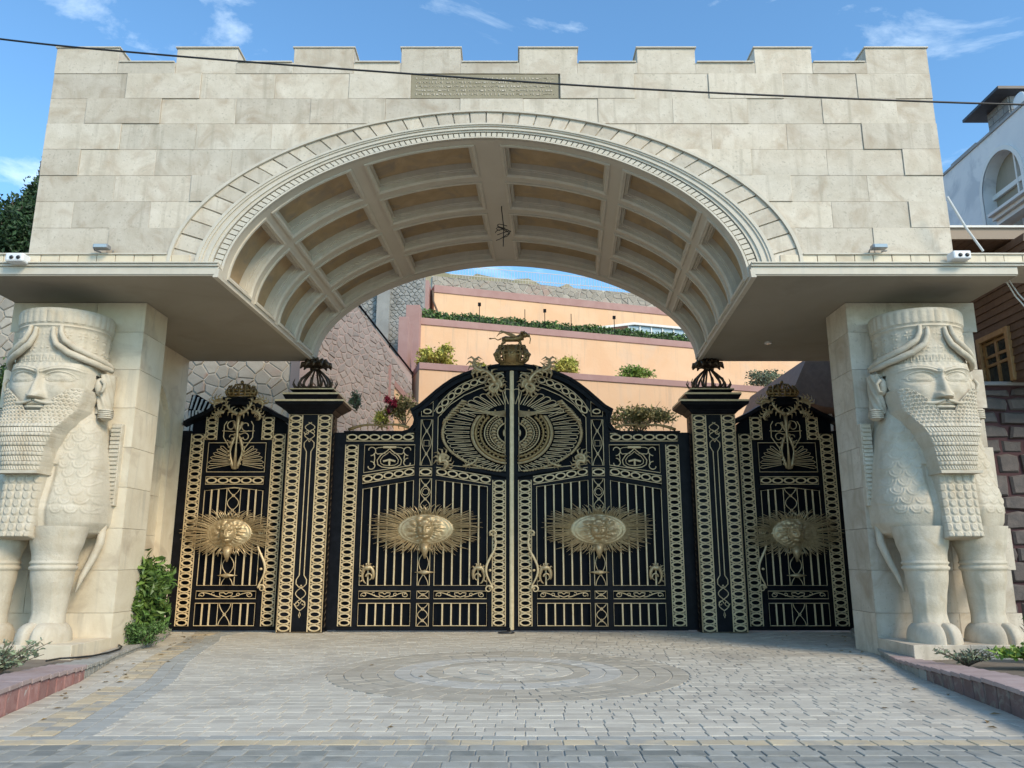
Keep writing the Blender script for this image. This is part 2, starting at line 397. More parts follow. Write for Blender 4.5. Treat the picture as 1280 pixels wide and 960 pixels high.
# inscribed plaque, three rows of small worn carved strokes
pq = MB(); pq.box(PLQ[0]+.004, YF+.0, PLQ[2]+.004, PLQ[1]-.004, YF+.058, PLQ[3]-.004)
plaque = obj('inscription_plaque', pq, M('plaque_stone', (.25,.215,.14), .7, var=(.30,.26,.18), scale=4, bump=.3), arch)
mb = MB()
for row in range(5):
    x = PLQ[0]+.10; z = PLQ[3]-.09-row*.084
    while x < PLQ[1]-.12:
        t = rs.random(); l = rs.uniform(.025, .055)
        if t < .40: mb.box(x, YF-.010, z-.022, x+.012, YF+.002, z+.022)
        elif t < .75: mb.box(x, YF-.010, z-.006+rs.uniform(-.015, .015), x+l, YF+.002, z+.007)
        else: mb.rib([(x, z-.02), (x+l*.5, z+.015), (x+l, z-.01)], .011, YF+.002, .012)
        x += l+rs.choice([.012, .014, .035])
tag(obj('carved_inscription', mb, TRAV, plaque), kind='stuff')
# archivolt
def seg_ring(mb, k0, k1, y0, y1, s0, s1, n=3, ch=.0):
    def par(k): return (4.72+k*1.0, 2.76+k*.2843, 6.6+k*.2538)
    P0, P1 = par(k0), par(k1); inn, ou = [], []
    for i in range(n+1):
        th = theta_at((s0+(s1-s0)*i/n)*LV)
        inn.append(sup(*P0, cxy(YF), th)); ou.append(sup(*P1, cxy(YF), th))
    vs = []
    for a, b in zip(inn, ou): vs += [(a[0], y0, a[1]), (b[0], y0, b[1]), (b[0], y1, b[1]), (a[0], y1, a[1])]
    fs = []
    for i in range(n):
        o = i*4
        fs += [(o, o+4, o+5, o+1), (o+1, o+5, o+6, o+2), (o+3, o+7, o+4, o)]
    fs += [(0, 1, 2, 3), (n*4+3, n*4+2, n*4+1, n*4)]
    mb.add(vs, fs)
mb = MB(); seg_ring(mb, .935, .995, YF-.075, YF+.06, 0, 1, 120); obj('hood_moulding', mb, MOULD, arch, smooth=False)
NV = 44
for i in range(NV):
    mb = MB(); g = .0016
    seg_ring(mb, .50, .932, YF-.03-rs.choice([0, .004, .01]), YF+.06, i/NV+g*.6, (i+1)/NV-g*.6, 4); obj('voussoir', mb, TRAV, arch, bevel=.004)
mb = MB(); seg_ring(mb, .495, .93, YF+.0, YF+.05, 0, 1, 120); obj('archivolt_bed', mb, TRAV, arch)
mb = MB()
for k0, k1, yy in ((.44, .50, -.07), (.395, .445, -.05), (.33, .40, -.025), (.28, .335, -.045), (.215, .285, -.015)):
    seg_ring(mb, k0, k1, YF+yy, YF+.12, 0, 1, 120)
obj('archivolt_moulding', mb, MOULD, arch)
mb = MB(); seg_ring(mb, .03, .22, YF+.05, YF+.2, 0, 1, 120)
obj('dentil_bed', mb, MOULD, arch)
ND = 118; mb = MB()
for i in range(ND): seg_ring(mb, .055, .195, YF+.004, YF+.055, (i+.10)/ND, (i+.90)/ND, 1)
tag(obj('dentil', mb, MOULD, arch), kind='stuff')
mb = MB(); seg_ring(mb, .0, .04, YF-.005, YF+.25, 0, 1, 120); obj('inner_bead', mb, MOULD, arch)
# vault lining with openings for the coffers
xbands = [(.33, 2.27), (2.66, 3.98), (4.20, 4.70)]
def s_of_x(x):   # x from the crown, positive side
    lo, hi = LV/2, LV
    for _ in range(50):
        m_ = (lo+hi)/2
        if sup(4.77, 2.66, 0, 0, theta_at(m_))[0] < x: lo = m_
        else: hi = m_
    return lo-LV/2
bands = [(s_of_x(a), s_of_x(b)) for a, b in xbands]
bands[2] = (bands[2][0], LV/2-.12)
SB = sorted([(LV/2-b, LV/2-a) for a, b in bands]+[(LV/2+a, LV/2+b) for a, b in bands])
YBnd = [(13.60+1.39*k, 13.60+1.39*k+1.02) for k in range(4)]
s_lines = sorted(set([0, LV]+[v for p in SB for v in p])); y_lines = sorted(set([YF+.05, YB]+[v for p in YBnd for v in p]))
mb = MB()
for sa, sb in zip(s_lines[:-1], s_lines[1:]):
    for ya, yb in zip(y_lines[:-1], y_lines[1:]):
        if (sa, sb) in SB and (ya, yb) in YBnd: continue
        n = max(2, int((sb-sa)/.12)+1)
        mb.grid(n, 2, lambda u, v: V(sa+(sb-sa)*u, ya+(yb-ya)*v, 0))
obj('vault_lining', mb, PLASTER, arch, smooth=True)
loops = [(-.085, .0), (-.085, -.028), (-.045, -.034), (-.02, -.012), (.0, .0), (.0, .085), (.03, .085), (.03, .11), (.055, .11), (.055, .24)]
for sa, sb in SB:
    for ya, yb in YBnd:
        cof = MB(); n = 12
        def loop(ins, d):
            s0, s1, y0, y1 = sa+ins, sb-ins, ya+ins, yb-ins
            P = [V(s0+(s1-s0)*i/n, y0, d) for i in range(n)]+[V(s1, y0+(y1-y0)*i/2, d) for i in range(2)]
            P += [V(s1-(s1-s0)*i/n, y1, d) for i in range(n)]+[V(s0, y1-(y1-y0)*i/2, d) for i in range(2)]
            return P
        vs = []; 
        for ins, d in loops: vs += loop(ins, d)
        m_ = 2*n+4; fs = [(j*m_+i, j*m_+(i+1) % m_, (j+1)*m_+(i+1) % m_, (j+1)*m_+i) for j in range(len(loops)-1) for i in range(m_)]
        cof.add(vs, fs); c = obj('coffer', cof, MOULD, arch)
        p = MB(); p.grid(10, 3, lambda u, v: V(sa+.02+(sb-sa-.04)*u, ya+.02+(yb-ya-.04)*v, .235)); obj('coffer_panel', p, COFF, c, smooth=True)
# back rim of the vault
mb = MB(); n = 90
mb.grid(n, 2, lambda u, v: V(LV*u, YB-.30+.31*v, -.035 if v < 2 else 0)); mb.grid(n, 2, lambda u, v: V(LV*u, YB+.01, -.035+.16*v)); mb.grid(n, 2, lambda u, v: V(LV*u, YB-.30, -.035+.05*v))
obj('rear_rib', mb, PLASTER, arch, smooth=False)
# slabs (wings) that carry the arch
def wing(sx):
    fx, bx = (cxy(YF)+sx*4.735, cxy(YB)+sx*4.835)
    ox = -9.75 if sx < 0 else 8.97
    P = [(fx, YF-.13), (ox, YF-.13), (ox, YB+.1), (bx, YB+.1)]
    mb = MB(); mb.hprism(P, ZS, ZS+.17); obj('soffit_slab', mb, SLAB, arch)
    # cornice of the slab: stepped fascia boards
    f = MB(); e = .30*sx
    for z0, z1, dy, dx in ((6.60, 6.745, .145, .02), (6.747, 6.79, .18, .22), (6.792, 6.815, .21, .30)):
        Q = [(fx-sx*.0, YF-dy), (ox+sx*dx, YF-dy), (ox+sx*dx, YB), (ox-sx*.3, YB), (ox-sx*.3, YF+.0), (fx, YF+.0)]
        f.hprism(Q, z0, z1)
    obj('cornice', f, MOULD, arch, bevel=.005)
    # string course of small blocks between cornice and wall
    x = cxy(YF)+sx*5.3; end = ox+sx*(.55 if sx < 0 else 1.4)
    while (x-end)*sx < 0:
        nx = x+sx*.335
        b = MB(); b.box(min(x, nx)+.006, YF-.055-rs.choice([0, .004]), 6.82, max(x, nx)-.006, YF+.05, 7.0); obj('string_block', b, TRAVB, arch, bevel=.004); x = nx
    lp = MB(); lp.box(min(cxy(YF)+sx*5.72, x), YF-.085, 7.003, max(cxy(YF)+sx*5.72, x), YF+.05, 7.032); obj('string_lip', lp, MOULD, arch, bevel=.004)
    bk = MB(); bk.box(min(cxy(YF)+sx*4.9, x), YF-.0, 6.815, max(cxy(YF)+sx*4.9, x), YF+.9, 7.0); obj('string_backing', bk, MOULD, arch)
    # sloping edge bead along the vault springing
    e = MB(); e.add([(fx-sx*.0, YF-.15, ZS-.03), (fx+sx*.09, YF-.15, ZS-.03), (bx+sx*.09, YB+.1, ZS-.03), (bx, YB+.1, ZS-.03),
                     (fx-sx*.02, YF-.15, ZS+.13), (fx+sx*.09, YF-.15, ZS+.0), (bx+sx*.09, YB+.1, ZS+.0), (bx-sx*.02, YB+.1, ZS+.13)],
                    [(0,1,2,3),(0,3,7,4),(0,4,5,1),(1,5,6,2),(2,6,7,3)]); obj('springing_bead', e, MOULD, arch)
for sx in (-1, 1): wing(sx)
mb = MB(); mb.hprism([(XL, YB+.002), (cxy(YB)-4.8, YB+.002), (cxy(YB)-4.8, YB+.1), (XL, YB+.1)], ZS+.17, ZS+.5)

# ================================================================== PILLARS
def pillar(sx, xin, xout, label, stm):
    t = thing('pillar', label, 'pillar', ((xin+xout)/2, 15.2, 0), 'pillars carrying the gateway arch')
    x0, x1 = min(xin, xout), max(xin, xout)
    c = MB(); c.box(x0+.03, 14.67, -.3, x1-.03, 15.62, ZS-.003); obj('pillar_core', c, stm, t)
    zz = [0.0, .72, 1.47, 2.22, 2.97, 3.72, 4.47, 5.22, 5.97, ZS-.005]
    for i, (za, zb) in enumerate(zip(zz[:-1], zz[1:])):
        q = (.0 if i % 2 else .09)+(.12 if za < 1.5 else 0); sp = x0+(x1-x0)*(.35 if i % 2 else .62)
        a0, a1 = (x0-(q if sx < 0 else 0), x1+(q if sx > 0 else 0))
        for xa, xb in ((a0, sp), (sp, a1)):
            b = MB(); b.box(xa+(.003 if xa == sp else 0), 14.64, za+.003, xb-(.003 if xb == sp else 0), 14.668, zb-.003); obj('facing_block', b, stm, t, bevel=.003)
        b = MB(); xi = xin
        b.box(xi-(.0 if sx > 0 else .028), 14.67, za+.003, xi+(.028 if sx > 0 else .0), 15.62, zb-.003); obj('side_block', b, stm, t, bevel=.003)
    # recessed jamb with an arched niche, between pillar and gate
    xj = xin+(-1.0 if sx < 0 else 1.69); j = MB(); nz = 5.75; ya, yb = 16.15, 18.55
    pts = [(ya, .35)]+[((ya+yb)/2-(yb-ya)/2*math.cos(a), 4.25+(nz-4.25)*math.sin(a)) for a in [pi*i/20 for i in range(21)]]+[(yb, .35)]
    # wall face around the niche
    P = [(15.62, 0)]+[(ya, 0)]+pts+[(yb, 0), (YB+.02, 0)]
    n = len(P)
    top = [(y, ZS) for y, z in P]
    j.add([(xj, y, z) for y, z in P]+[(xj, y, z) for y, z in top], [(i, i+1, i+1+n, i+n) for i in range(n-1)])
    j.add([(xj, y, z) for y, z in pts]+[(xj+sx*.16, y, z) for y, z in pts], [(i, i+1, i+1+len(pts), i+len(pts)) for i in range(len(pts)-1)])
    j.add([(xj, ya, 0), (xj, yb, 0), (xj, yb, .35), (xj, ya, .35)], [(0, 1, 2, 3)])
    j.add([(xj, YB+.02, -.2), (xj, YB+.02, ZS), (xj+sx*1.5, YB+.02, ZS), (xj+sx*1.5, YB+.02, -.2)], [(0, 1, 2, 3)])
    j.add([(xin+sx*.03, 15.61, -.2), (xin+sx*.03, 15.61, ZS), (xj, 15.61, ZS), (xj, 15.61, -.2)], [(0, 1, 2, 3)])
    jo = obj('jamb_wall', j, stm, t)
    zz = [.35, 1.3, 2.2, 3.1, 4.25, nz]
    for i, (za, zb) in enumerate(zip(zz[:-1], zz[1:])):
        b = MB(); sp = ya+(yb-ya)*(.5 if i % 2 else .64)
        for y0, y1 in ((ya-.02, sp), (sp, yb+.02)):
            b = MB(); b.box(min(xj+sx*.13, xj+sx*.2), y0+.003, za+.003, max(xj+sx*.13, xj+sx*.2), y1-.003, zb-.003); obj('niche_slab', b, stm, jo)
    return t
pillar(-1, -7.16, -9.66, 'warm cream travertine pillar behind the left guardian statue', TRAVB)
pillar(1, 6.53, 8.95, 'greyer cream travertine pillar behind the right guardian statue', TRAV)

# ================================================================== GROUND AND PAVING
g = MB(); g.add([(-400, -200, -.16), (400, -200, -.16), (400, 600, -.16), (-400, 600, -.16)], [(0, 1, 2, 3)])
tag(obj('ground', g, EARTH), kind='structure')
g = MB(); g.add([(-14, -12, -.011), (14, -12, -.011), (14, 19.9, -.011), (-14, 19.9, -.011)], [(0, 1, 2, 3)])
tag(obj('paving_bed', g, SAND), kind='structure')
LK = [(-4.2, 3.0), (-5.05, 6.4), (-5.49, 8.95), (-6.02, 11.55), (-6.62, 13.6), (-7.0, 15.4), (-7.32, 17.2), (-7.75, 18.6), (-8.3, 19.6)]
RK = [(4.2, 3.0), (5.0, 6.4), (5.45, 9.0), (5.62, 10.2), (5.86, 11.9), (6.3, 13.8), (6.75, 15.4), (7.25, 17.3), (7.7, 18.6), (8.3, 19.6)]
def kx(K, y):
    for (a, b), (c, d) in zip(K[:-1], K[1:]):
        if b <= y <= d: return a+(c-a)*(y-b)/(d-b)
    return K[0][0] if y < K[0][1] else K[-1][0]
rp = random.Random(11)
def paver_geo(mb, poly, z1, ch=.006):
    n = len(poly); cx = sum(p[0] for p in poly)/n; cy = sum(p[1] for p in poly)/n
    a = sum(poly[i][0]*poly[(i+1)%n][1]-poly[(i+1)%n][0]*poly[i][1] for i in range(n))
    if a < 0: poly = poly[::-1]
    ins = []
    for x, y in poly:
        ins.append((x+math.copysign(min(ch, abs(cx-x)*.4), cx-x), y+math.copysign(min(ch, abs(cy-y)*.4), cy-y)))
    tx, ty = rp.uniform(-.012, .012), rp.uniform(-.012, .012)
    zt = lambda x, y: z1+(x-cx)*tx+(y-cy)*ty
    vs = [(x, y, -.03) for x, y in poly]+[(x, y, zt(x, y)-ch) for x, y in poly]+[(x, y, zt(x, y)) for x, y in ins]
    fs = [tuple(range(2*n, 3*n))]
    for i in range(n):
        j = (i+1) % n; fs += [(i, j, j+n, i+n), (i+n, j+n, j+2*n, i+2*n)]
    mb.add(vs, fs)
class Paving:
    """collects pavers; the nearest 300 become parts, the rest one joined part"""
    def __init__(s, name, label=None, loc=(0, 12, 0)): s.t = thing(name, label, None, loc, kind='structure'); s.p = []
    def add(s, poly, mat, z=0.0): s.p.append((poly, mat, z+rp.uniform(-.004, .003)))
    def done(s, limit=300):
        def dist(p): return math.hypot(sum(q[0] for q in p[0])/len(p[0]), sum(q[1] for q in p[0])/len(p[0]))
        def vis(p):
            x = sum(q[0] for q in p[0])/len(p[0]); y = sum(q[1] for q in p[0])/len(p[0])
            return y > 6.7 and abs(x) < .66*y
        s.p.sort(key=lambda p: (not vis(p), dist(p)))
        for poly, mat, z in s.p[:limit]:
            mb = MB(); paver_geo(mb, poly, z); obj('paver', mb, mat, s.t)
        rest = {}
        for poly, mat, z in s.p[limit:]: paver_geo(rest.setdefault(mat.name, (mat, MB()))[1], poly, z)
        for k, (mat, mb) in rest.items(): tag(obj('paver_field', mb, mat, s.t), kind='stuff')
CC = (-.06, 12.62); CR = 2.70
street = Paving('street', 'dark blue grey paved street across the foreground', (0, 5, 0))
drive = Paving('driveway', 'pale grey paved forecourt before the gates', (0, 13, 0))
circle = Paving('paving_circle', 'round medallion of ring laid tan and grey pavers', (CC[0], CC[1], 0))
band = Paving('border_band', 'tan and grey paver bands edging the forecourt', (0, 8, 0))
g = .004
def row_fill(P, y0, y1, x0, x1, lens, mat, skew=0.0, g=.004):
    x = x0; 
    first = rp.uniform(.3, 1)
    while x < x1-.03:
        l = rp.choice(lens)*rp.uniform(.95, 1.05)*first; first = 1
        nx = min(x+l, x1)
        if x1-nx < .07: nx = x1
        gg = g*rp.uniform(.7, 1.6)
        P.add([(x+gg, y0+g), (nx-gg, y0+g), (nx-gg, y1-g), (x+gg, y1-g)], mat); x = nx
y = 7.72
while y > 1.0:           # the street, towards the camera
    row_fill(street, y-.205, y, -6.5, 6.5, [.22, .24, .24, .27, .33], PAVES, g=.0055); y -= .205
row_fill(band, 7.72, 7.935, -5.4, 6.0, [.30, .34], PAVET, g=.005)
row_fill(band, 7.935, 8.10, -5.2, 6.0, [.22, .27, .30], PAVED, g=.005)
y = 8.10; k = 0
def left_in(y):          # inner edge of the curved tan band along the left kerb
    o = 1.32 if y < 12 else 1.32-.12*(y-12)/5
    if y > 18.2: o += (y-18.2)*.6
    return kx(LK, y)+o
while y < 19.75:
    h = .20; yc = y+h/2
    xa = left_in(yc); xb = kx(RK, yc)+.02
    d = abs(yc-CC[1])
    if d < CR:
        c = math.sqrt(CR*CR-d*d)
        row_fill(drive, y, y+h, xa, CC[0]-c-.01, [.2, .22, .26, .3], PAVE); row_fill(drive, y, y+h, CC[0]+c+.01, xb, [.2, .22, .26, .3], PAVE)
    else: row_fill(drive, y, y+h, xa, xb, [.2, .22, .26, .3], PAVE)
    y += h
# curved courses beside the left kerb: grey, tan, tan, grey
y = 8.1
while y < 19.6:
    h = .215
    for a, b, m_ in ((.0, .27, PAVE), (.27, .5, PAVE), (.5, .73, PAVET), (.73, .94, PAVET), (.94, 1.15, PAVED), (1.15, 1.34, PAVED)):
        def X(f, yy):
            x0 = kx(LK, yy); return x0+(left_in(yy)-x0)*f/1.34
        if m_ is PAVET and (11.05 < y < 11.7): m_ = PAVE
        band.add([(X(a, y)+.005, y+.004), (X(b, y)-.005, y+.004), (X(b, y+h)-.005, y+h-.004), (X(a, y+h)+.005, y+h-.004)], m_)
    y += h
r = CR; ring = 0
while r > .22:
    r0 = r-.243; rm = (r+r0)/2; n = max(6, int(2*pi*rm/.30))
    mt = PAVEC if ring < 4 else (PAVEL if ring < 6 else (PAVEC if ring == 6 else PAVE))
    ph = rp.random()
    for i in range(n):
        a0, a1 = 2*pi*(i+ph)/n, 2*pi*(i+1+ph)/n; e = .005/rm
        circle.add([(CC[0]+(r0+.004)*math.cos(a0+e), CC[1]+(r0+.004)*math.sin(a0+e)), (CC[0]+(r-.004)*math.cos(a0+e), CC[1]+(r-.004)*math.sin(a0+e)),
                    (CC[0]+(r-.004)*math.cos(a1-e), CC[1]+(r-.004)*math.sin(a1-e)), (CC[0]+(r0+.004)*math.cos(a1-e), CC[1]+(r0+.004)*math.sin(a1-e))], mt)
    r = r0; ring += 1
circle.add([(CC[0]+(r-.005)*math.cos(2*pi*i/10), CC[1]+(r-.005)*math.sin(2*pi*i/10)) for i in range(10)], PAVE)
for P in (street, drive, circle, band): P.done()
# ------------------------------------------------------------------ raised planting beds with kerb walls
def bed_z(x, y):
    if y < 9.6: return .30
    if y < 13.2: return .30-.19*(y-9.6)/3.6
    return .11
def planter(K, sx, label, front, cap, soil_x):
    t = thing('planting_bed', label, 'planting bed', (kx(K, 12), 12, 0), 'raised planting beds beside the forecourt')
    y = 4.0
    bd = MB()
    pts = [(kx(K, 4+.4*i)-(-sx)*.0+sx*.20, 4+.4*i) for i in range(40)]
    poly = pts+[(soil_x, pts[-1][1]), (soil_x, 4)]
    n = len(pts); vs = []; fs = []
    for x, yy in pts: vs += [(x, yy, bed_z(x, yy)-.05), (x+sx*.9, yy, bed_z(x, yy)-.03), (soil_x, yy, bed_z(x, yy)-.03)]
    for i in range(n-1): fs += [(i*3, i*3+1, i*3+4, i*3+3), (i*3+1, i*3+2, i*3+5, i*3+4)]
    bd.add(vs, fs); obj('soil', bd, EARTH, t)
    while y < 19.2:
        l = rp.choice([.26, .3, .34]); fr_m = front if y < 11.6 else GREYK; cp = cap if y < (11.6 if sx < 0 else 13.3) else GREYK
        x0, x1 = kx(K, y), kx(K, y+l); z = bed_z(0, y+l/2)
        # kerb stone
        b = MB(); b.hprism([(x0, y+.006), (x1, y+l-.006), (x1+sx*.2, y+l-.006), (x0+sx*.2, y+.006)], -.05, z-.055)
        obj('kerb_stone', b, fr_m, t, bevel=.012)
        wd = (.62 if y < 11.4 else .62-.3*(min(y, 13)-11.4)/1.6)*.9
        b = MB(); o = -.025*sx
        b.hprism([(x0+o, y+.004), (x1+o, y+l-.004), (x1+sx*wd, y+l-.004), (x0+sx*wd, y+.004)], z-.053, z+rp.uniform(-.004, .004))
        obj('capping_stone', b, cp, t, bevel=.008)
        y += l
    return t
planter(LK, -1, 'curved planting bed with red stone kerb under the left statue', REDST, PINKP, -14)
planter(RK, 1, 'curved planting bed with dark maroon kerb under the right statue', DREDST, PINKP, 14)

# ================================================================== FOLIAGE
def leaves(c, rad, n, size, seed=0, clump=0, asp=2.2, shape='ball', up=0.2):
    r = np.random.RandomState(seed); c = np.array(c, float); rad = np.array(rad, float)
    if clump:
        cc = r.normal(size=(clump, 3)); cc /= np.linalg.norm(cc, axis=1)[:, None]; cc *= (r.rand(clump, 1)**.4)*.78
        idx = r.randint(0, clump, n); p = cc[idx]+r.normal(size=(n, 3))*.17
    else:
        p = r.normal(size=(n, 3)); p /= np.linalg.norm(p, axis=1)[:, None]; p *= r.rand(n, 1)**.4
    if shape == 'cone': k = np.clip((1-p[:, 2])/2*1.25, .05, 1); p[:, 0] *= k; p[:, 1] *= k
    P = c+p*rad
    d = r.normal(size=(n, 3)); d[:, 2] += up; d += p*.8; d /= np.linalg.norm(d, axis=1)[:, None]
    q = np.cross(d, r.normal(size=(n, 3))); q /= np.linalg.norm(q, axis=1)[:, None]; nn = np.cross(d, q)
    s = size*(.6+.8*r.rand(n, 1))
    A = P-d*s*.5; B = P+q*s/asp*.5+nn*s*.08; C_ = P+d*s*.5-nn*s*.1; D = P-q*s/asp*.5+nn*s*.08
    v = np.stack([A, B, C_, D], 1).reshape(-1, 3); m = MB(); m.v = [tuple(x) for x in v.tolist()]
    m.f = [(4*i, 4*i+1, 4*i+2, 4*i+3) for i in range(n)]; return m
def merge(*ms):
    o = MB()
    for m in ms: o.add(m.v, m.f)
    return o
def stems(base, tips, r0=.02, seed=0):
    rr = random.Random(seed); m = MB()
    for tx, ty, tz in tips:
        b = Vector(base); t = Vector((tx, ty, tz)); pts = [b.lerp(t, k/4)+Vector((rr.uniform(-1, 1), rr.uniform(-1, 1), 0))*.04*(t-b).length*(k > 0) for k in range(5)]
        m.tube(pts, [r0*(1-.17*k) for k in range(5)], 5)
    return m
def shrub(name, label, c, rad, n, size, mat, seed, clump=9, asp=2.2, cat='shrub', base=None, extra=None, group=None):
    base = base or (c[0], c[1], c[2]-rad[2])
    t = thing(name, label, cat, base, group)
    rr = random.Random(seed)
    tips = [(c[0]+rr.uniform(-.7, .7)*rad[0], c[1]+rr.uniform(-.7, .7)*rad[1], c[2]+rr.uniform(-.1, .8)*rad[2]) for _ in range(9)]
    obj('stem', stems(base, tips, max(.008, .035*rad[2]), seed), TRUNK, t)
    obj('foliage', leaves(c, rad, n, size, seed, clump, asp), mat, t)
    return t
def twigs(name, label, base, h, spread, n, size, mat, seed, cat='plant', group=None, droop=.1):   # upright branching plant
    t = thing(name, label, cat, base, group); rr = random.Random(seed); st = MB(); lf = MB()
    for k in range(n):
        a = rr.uniform(0, 2*pi); s = rr.uniform(.1, 1)*spread; hh = h*rr.uniform(.55, 1)
        tip = Vector(base)+Vector((math.cos(a)*s, math.sin(a)*s*.6, hh))
        pts = [Vector(base).lerp(tip, q/6)+Vector((math.cos(a), 0, 0))*s*.25*math.sin(q/6*pi)*-.5 for q in range(7)]
        st.tube(pts, [.012*(1-.12*q) for q in range(7)], 4)
        for q in range(14):
            f = rr.uniform(.25, 1); p = pts[0].lerp(pts[-1], f); d = Vector((rr.uniform(-1, 1), rr.uniform(-1, 1), rr.uniform(-.2, .8))).normalized()
            s2 = d.cross(Vector((rr.uniform(-1, 1), rr.uniform(-1, 1), rr.uniform(-1, 1)))).normalized(); L_ = size*rr.uniform(.6, 1.2)
            lf.add([p, p+d*L_*.5+s2*L_*.2, p+d*L_, p+d*L_*.5-s2*L_*.2], [(0, 1, 2, 3)])
    obj('stem', st, TRUNK, t); obj('foliage', lf, mat, t); return t
# big glossy shrub at the foot of the left pillar, low box under it
shrub('glossy_shrub', 'tall glossy green shrub between the left pillar and the gate', (-7.25, 15.78, .92), (.66, .5, .78), 5200, .18, LEAFM, 21, 30, 2.3, base=(-7.3, 16.0, .05))
shrub('low_shrub', 'low dense dark green shrub in front of the glossy shrub', (-7.18, 15.55, .30), (.55, .6, .30), 6200, .06, LEAF, 22, 10, base=(-7.1, 15.6, .05))
shrub('dark_shrub', 'small dark shrub at the foot of the right gate jamb', (7.28, 16.8, .38), (.2, .35, .42), 1300, .11, LEAFD, 23, 8, 3.2, base=(7.3, 16.8, .05))
twigs('feathery_plant', 'feathery grey green plant sprawling at the left frame edge', (-6.62, 10.6, .2), .42, .75, 60, .09, LEAFG, 24)
shrub('ground_cover_plant', 'low dark green clump in the bed at the far left', (-7.35, 11.2, .30), (.7, .5, .16), 2400, .07, LEAFG, 25, 12, 3.0)
shrub('bright_shrub', 'bright yellow green leafy clump in the bed under the right statue', (7.35, 11.3, .33), (.72, .55, .20), 3200, .085, LEAFB, 26, 14, 1.6)
shrub('leafy_plant', 'dark leafy plant at the right frame edge beside the hoof', (8.2, 12.6, .50), (.35, .4, .30), 1400, .13, LEAF, 27, 9, 3.0)
twigs('trailing_plant', 'wispy sprigs spilling over the right kerb capping', (6.55, 11.9, .15), .26, .55, 34, .07, LEAFG, 28)

# ================================================================== GATES
YG = 19.30; YB_ = YG+.06; YK = YG-.035; YO = YG-.05     # backing, front of black frame, base plane of the gold work
def ell_ring():
    mb = MB(); n = 20
    P = [(.5*math.cos(2*pi*i/n), .5*math.sin(2*pi*i/n)) for i in range(n)]
    vs = []
    for x, z in P:
        vs += [(x, .0, z), (x*.93, -.022, z*.93), (x*.74, -.024, z*.68), (x*.66, .0, z*.57)]
    fs = []
    for i in range(n):
        j = (i+1) % n
        for k in range(3): fs.append((i*4+k, j*4+k, j*4+k+1, i*4+k+1))
    mb.add(vs, fs); return mesh_of('ring', mb, GOLD)
RING = ell_ring()
def barmesh():
    mb = MB(); mb.add([(-.5, 0, 0), (-.3, -1, 0), (.3, -1, 0), (.5, 0, 0), (-.5, 0, 1), (-.3, -1, 1), (.3, -1, 1), (.5, 0, 1)], [(0,1,5,4),(1,2,6,5),(2,3,7,6),(4,5,6,7),(3,2,1,0)])
    return mesh_of('bar', mb, GOLD)
BAR = barmesh()
def sx_(x): return -x
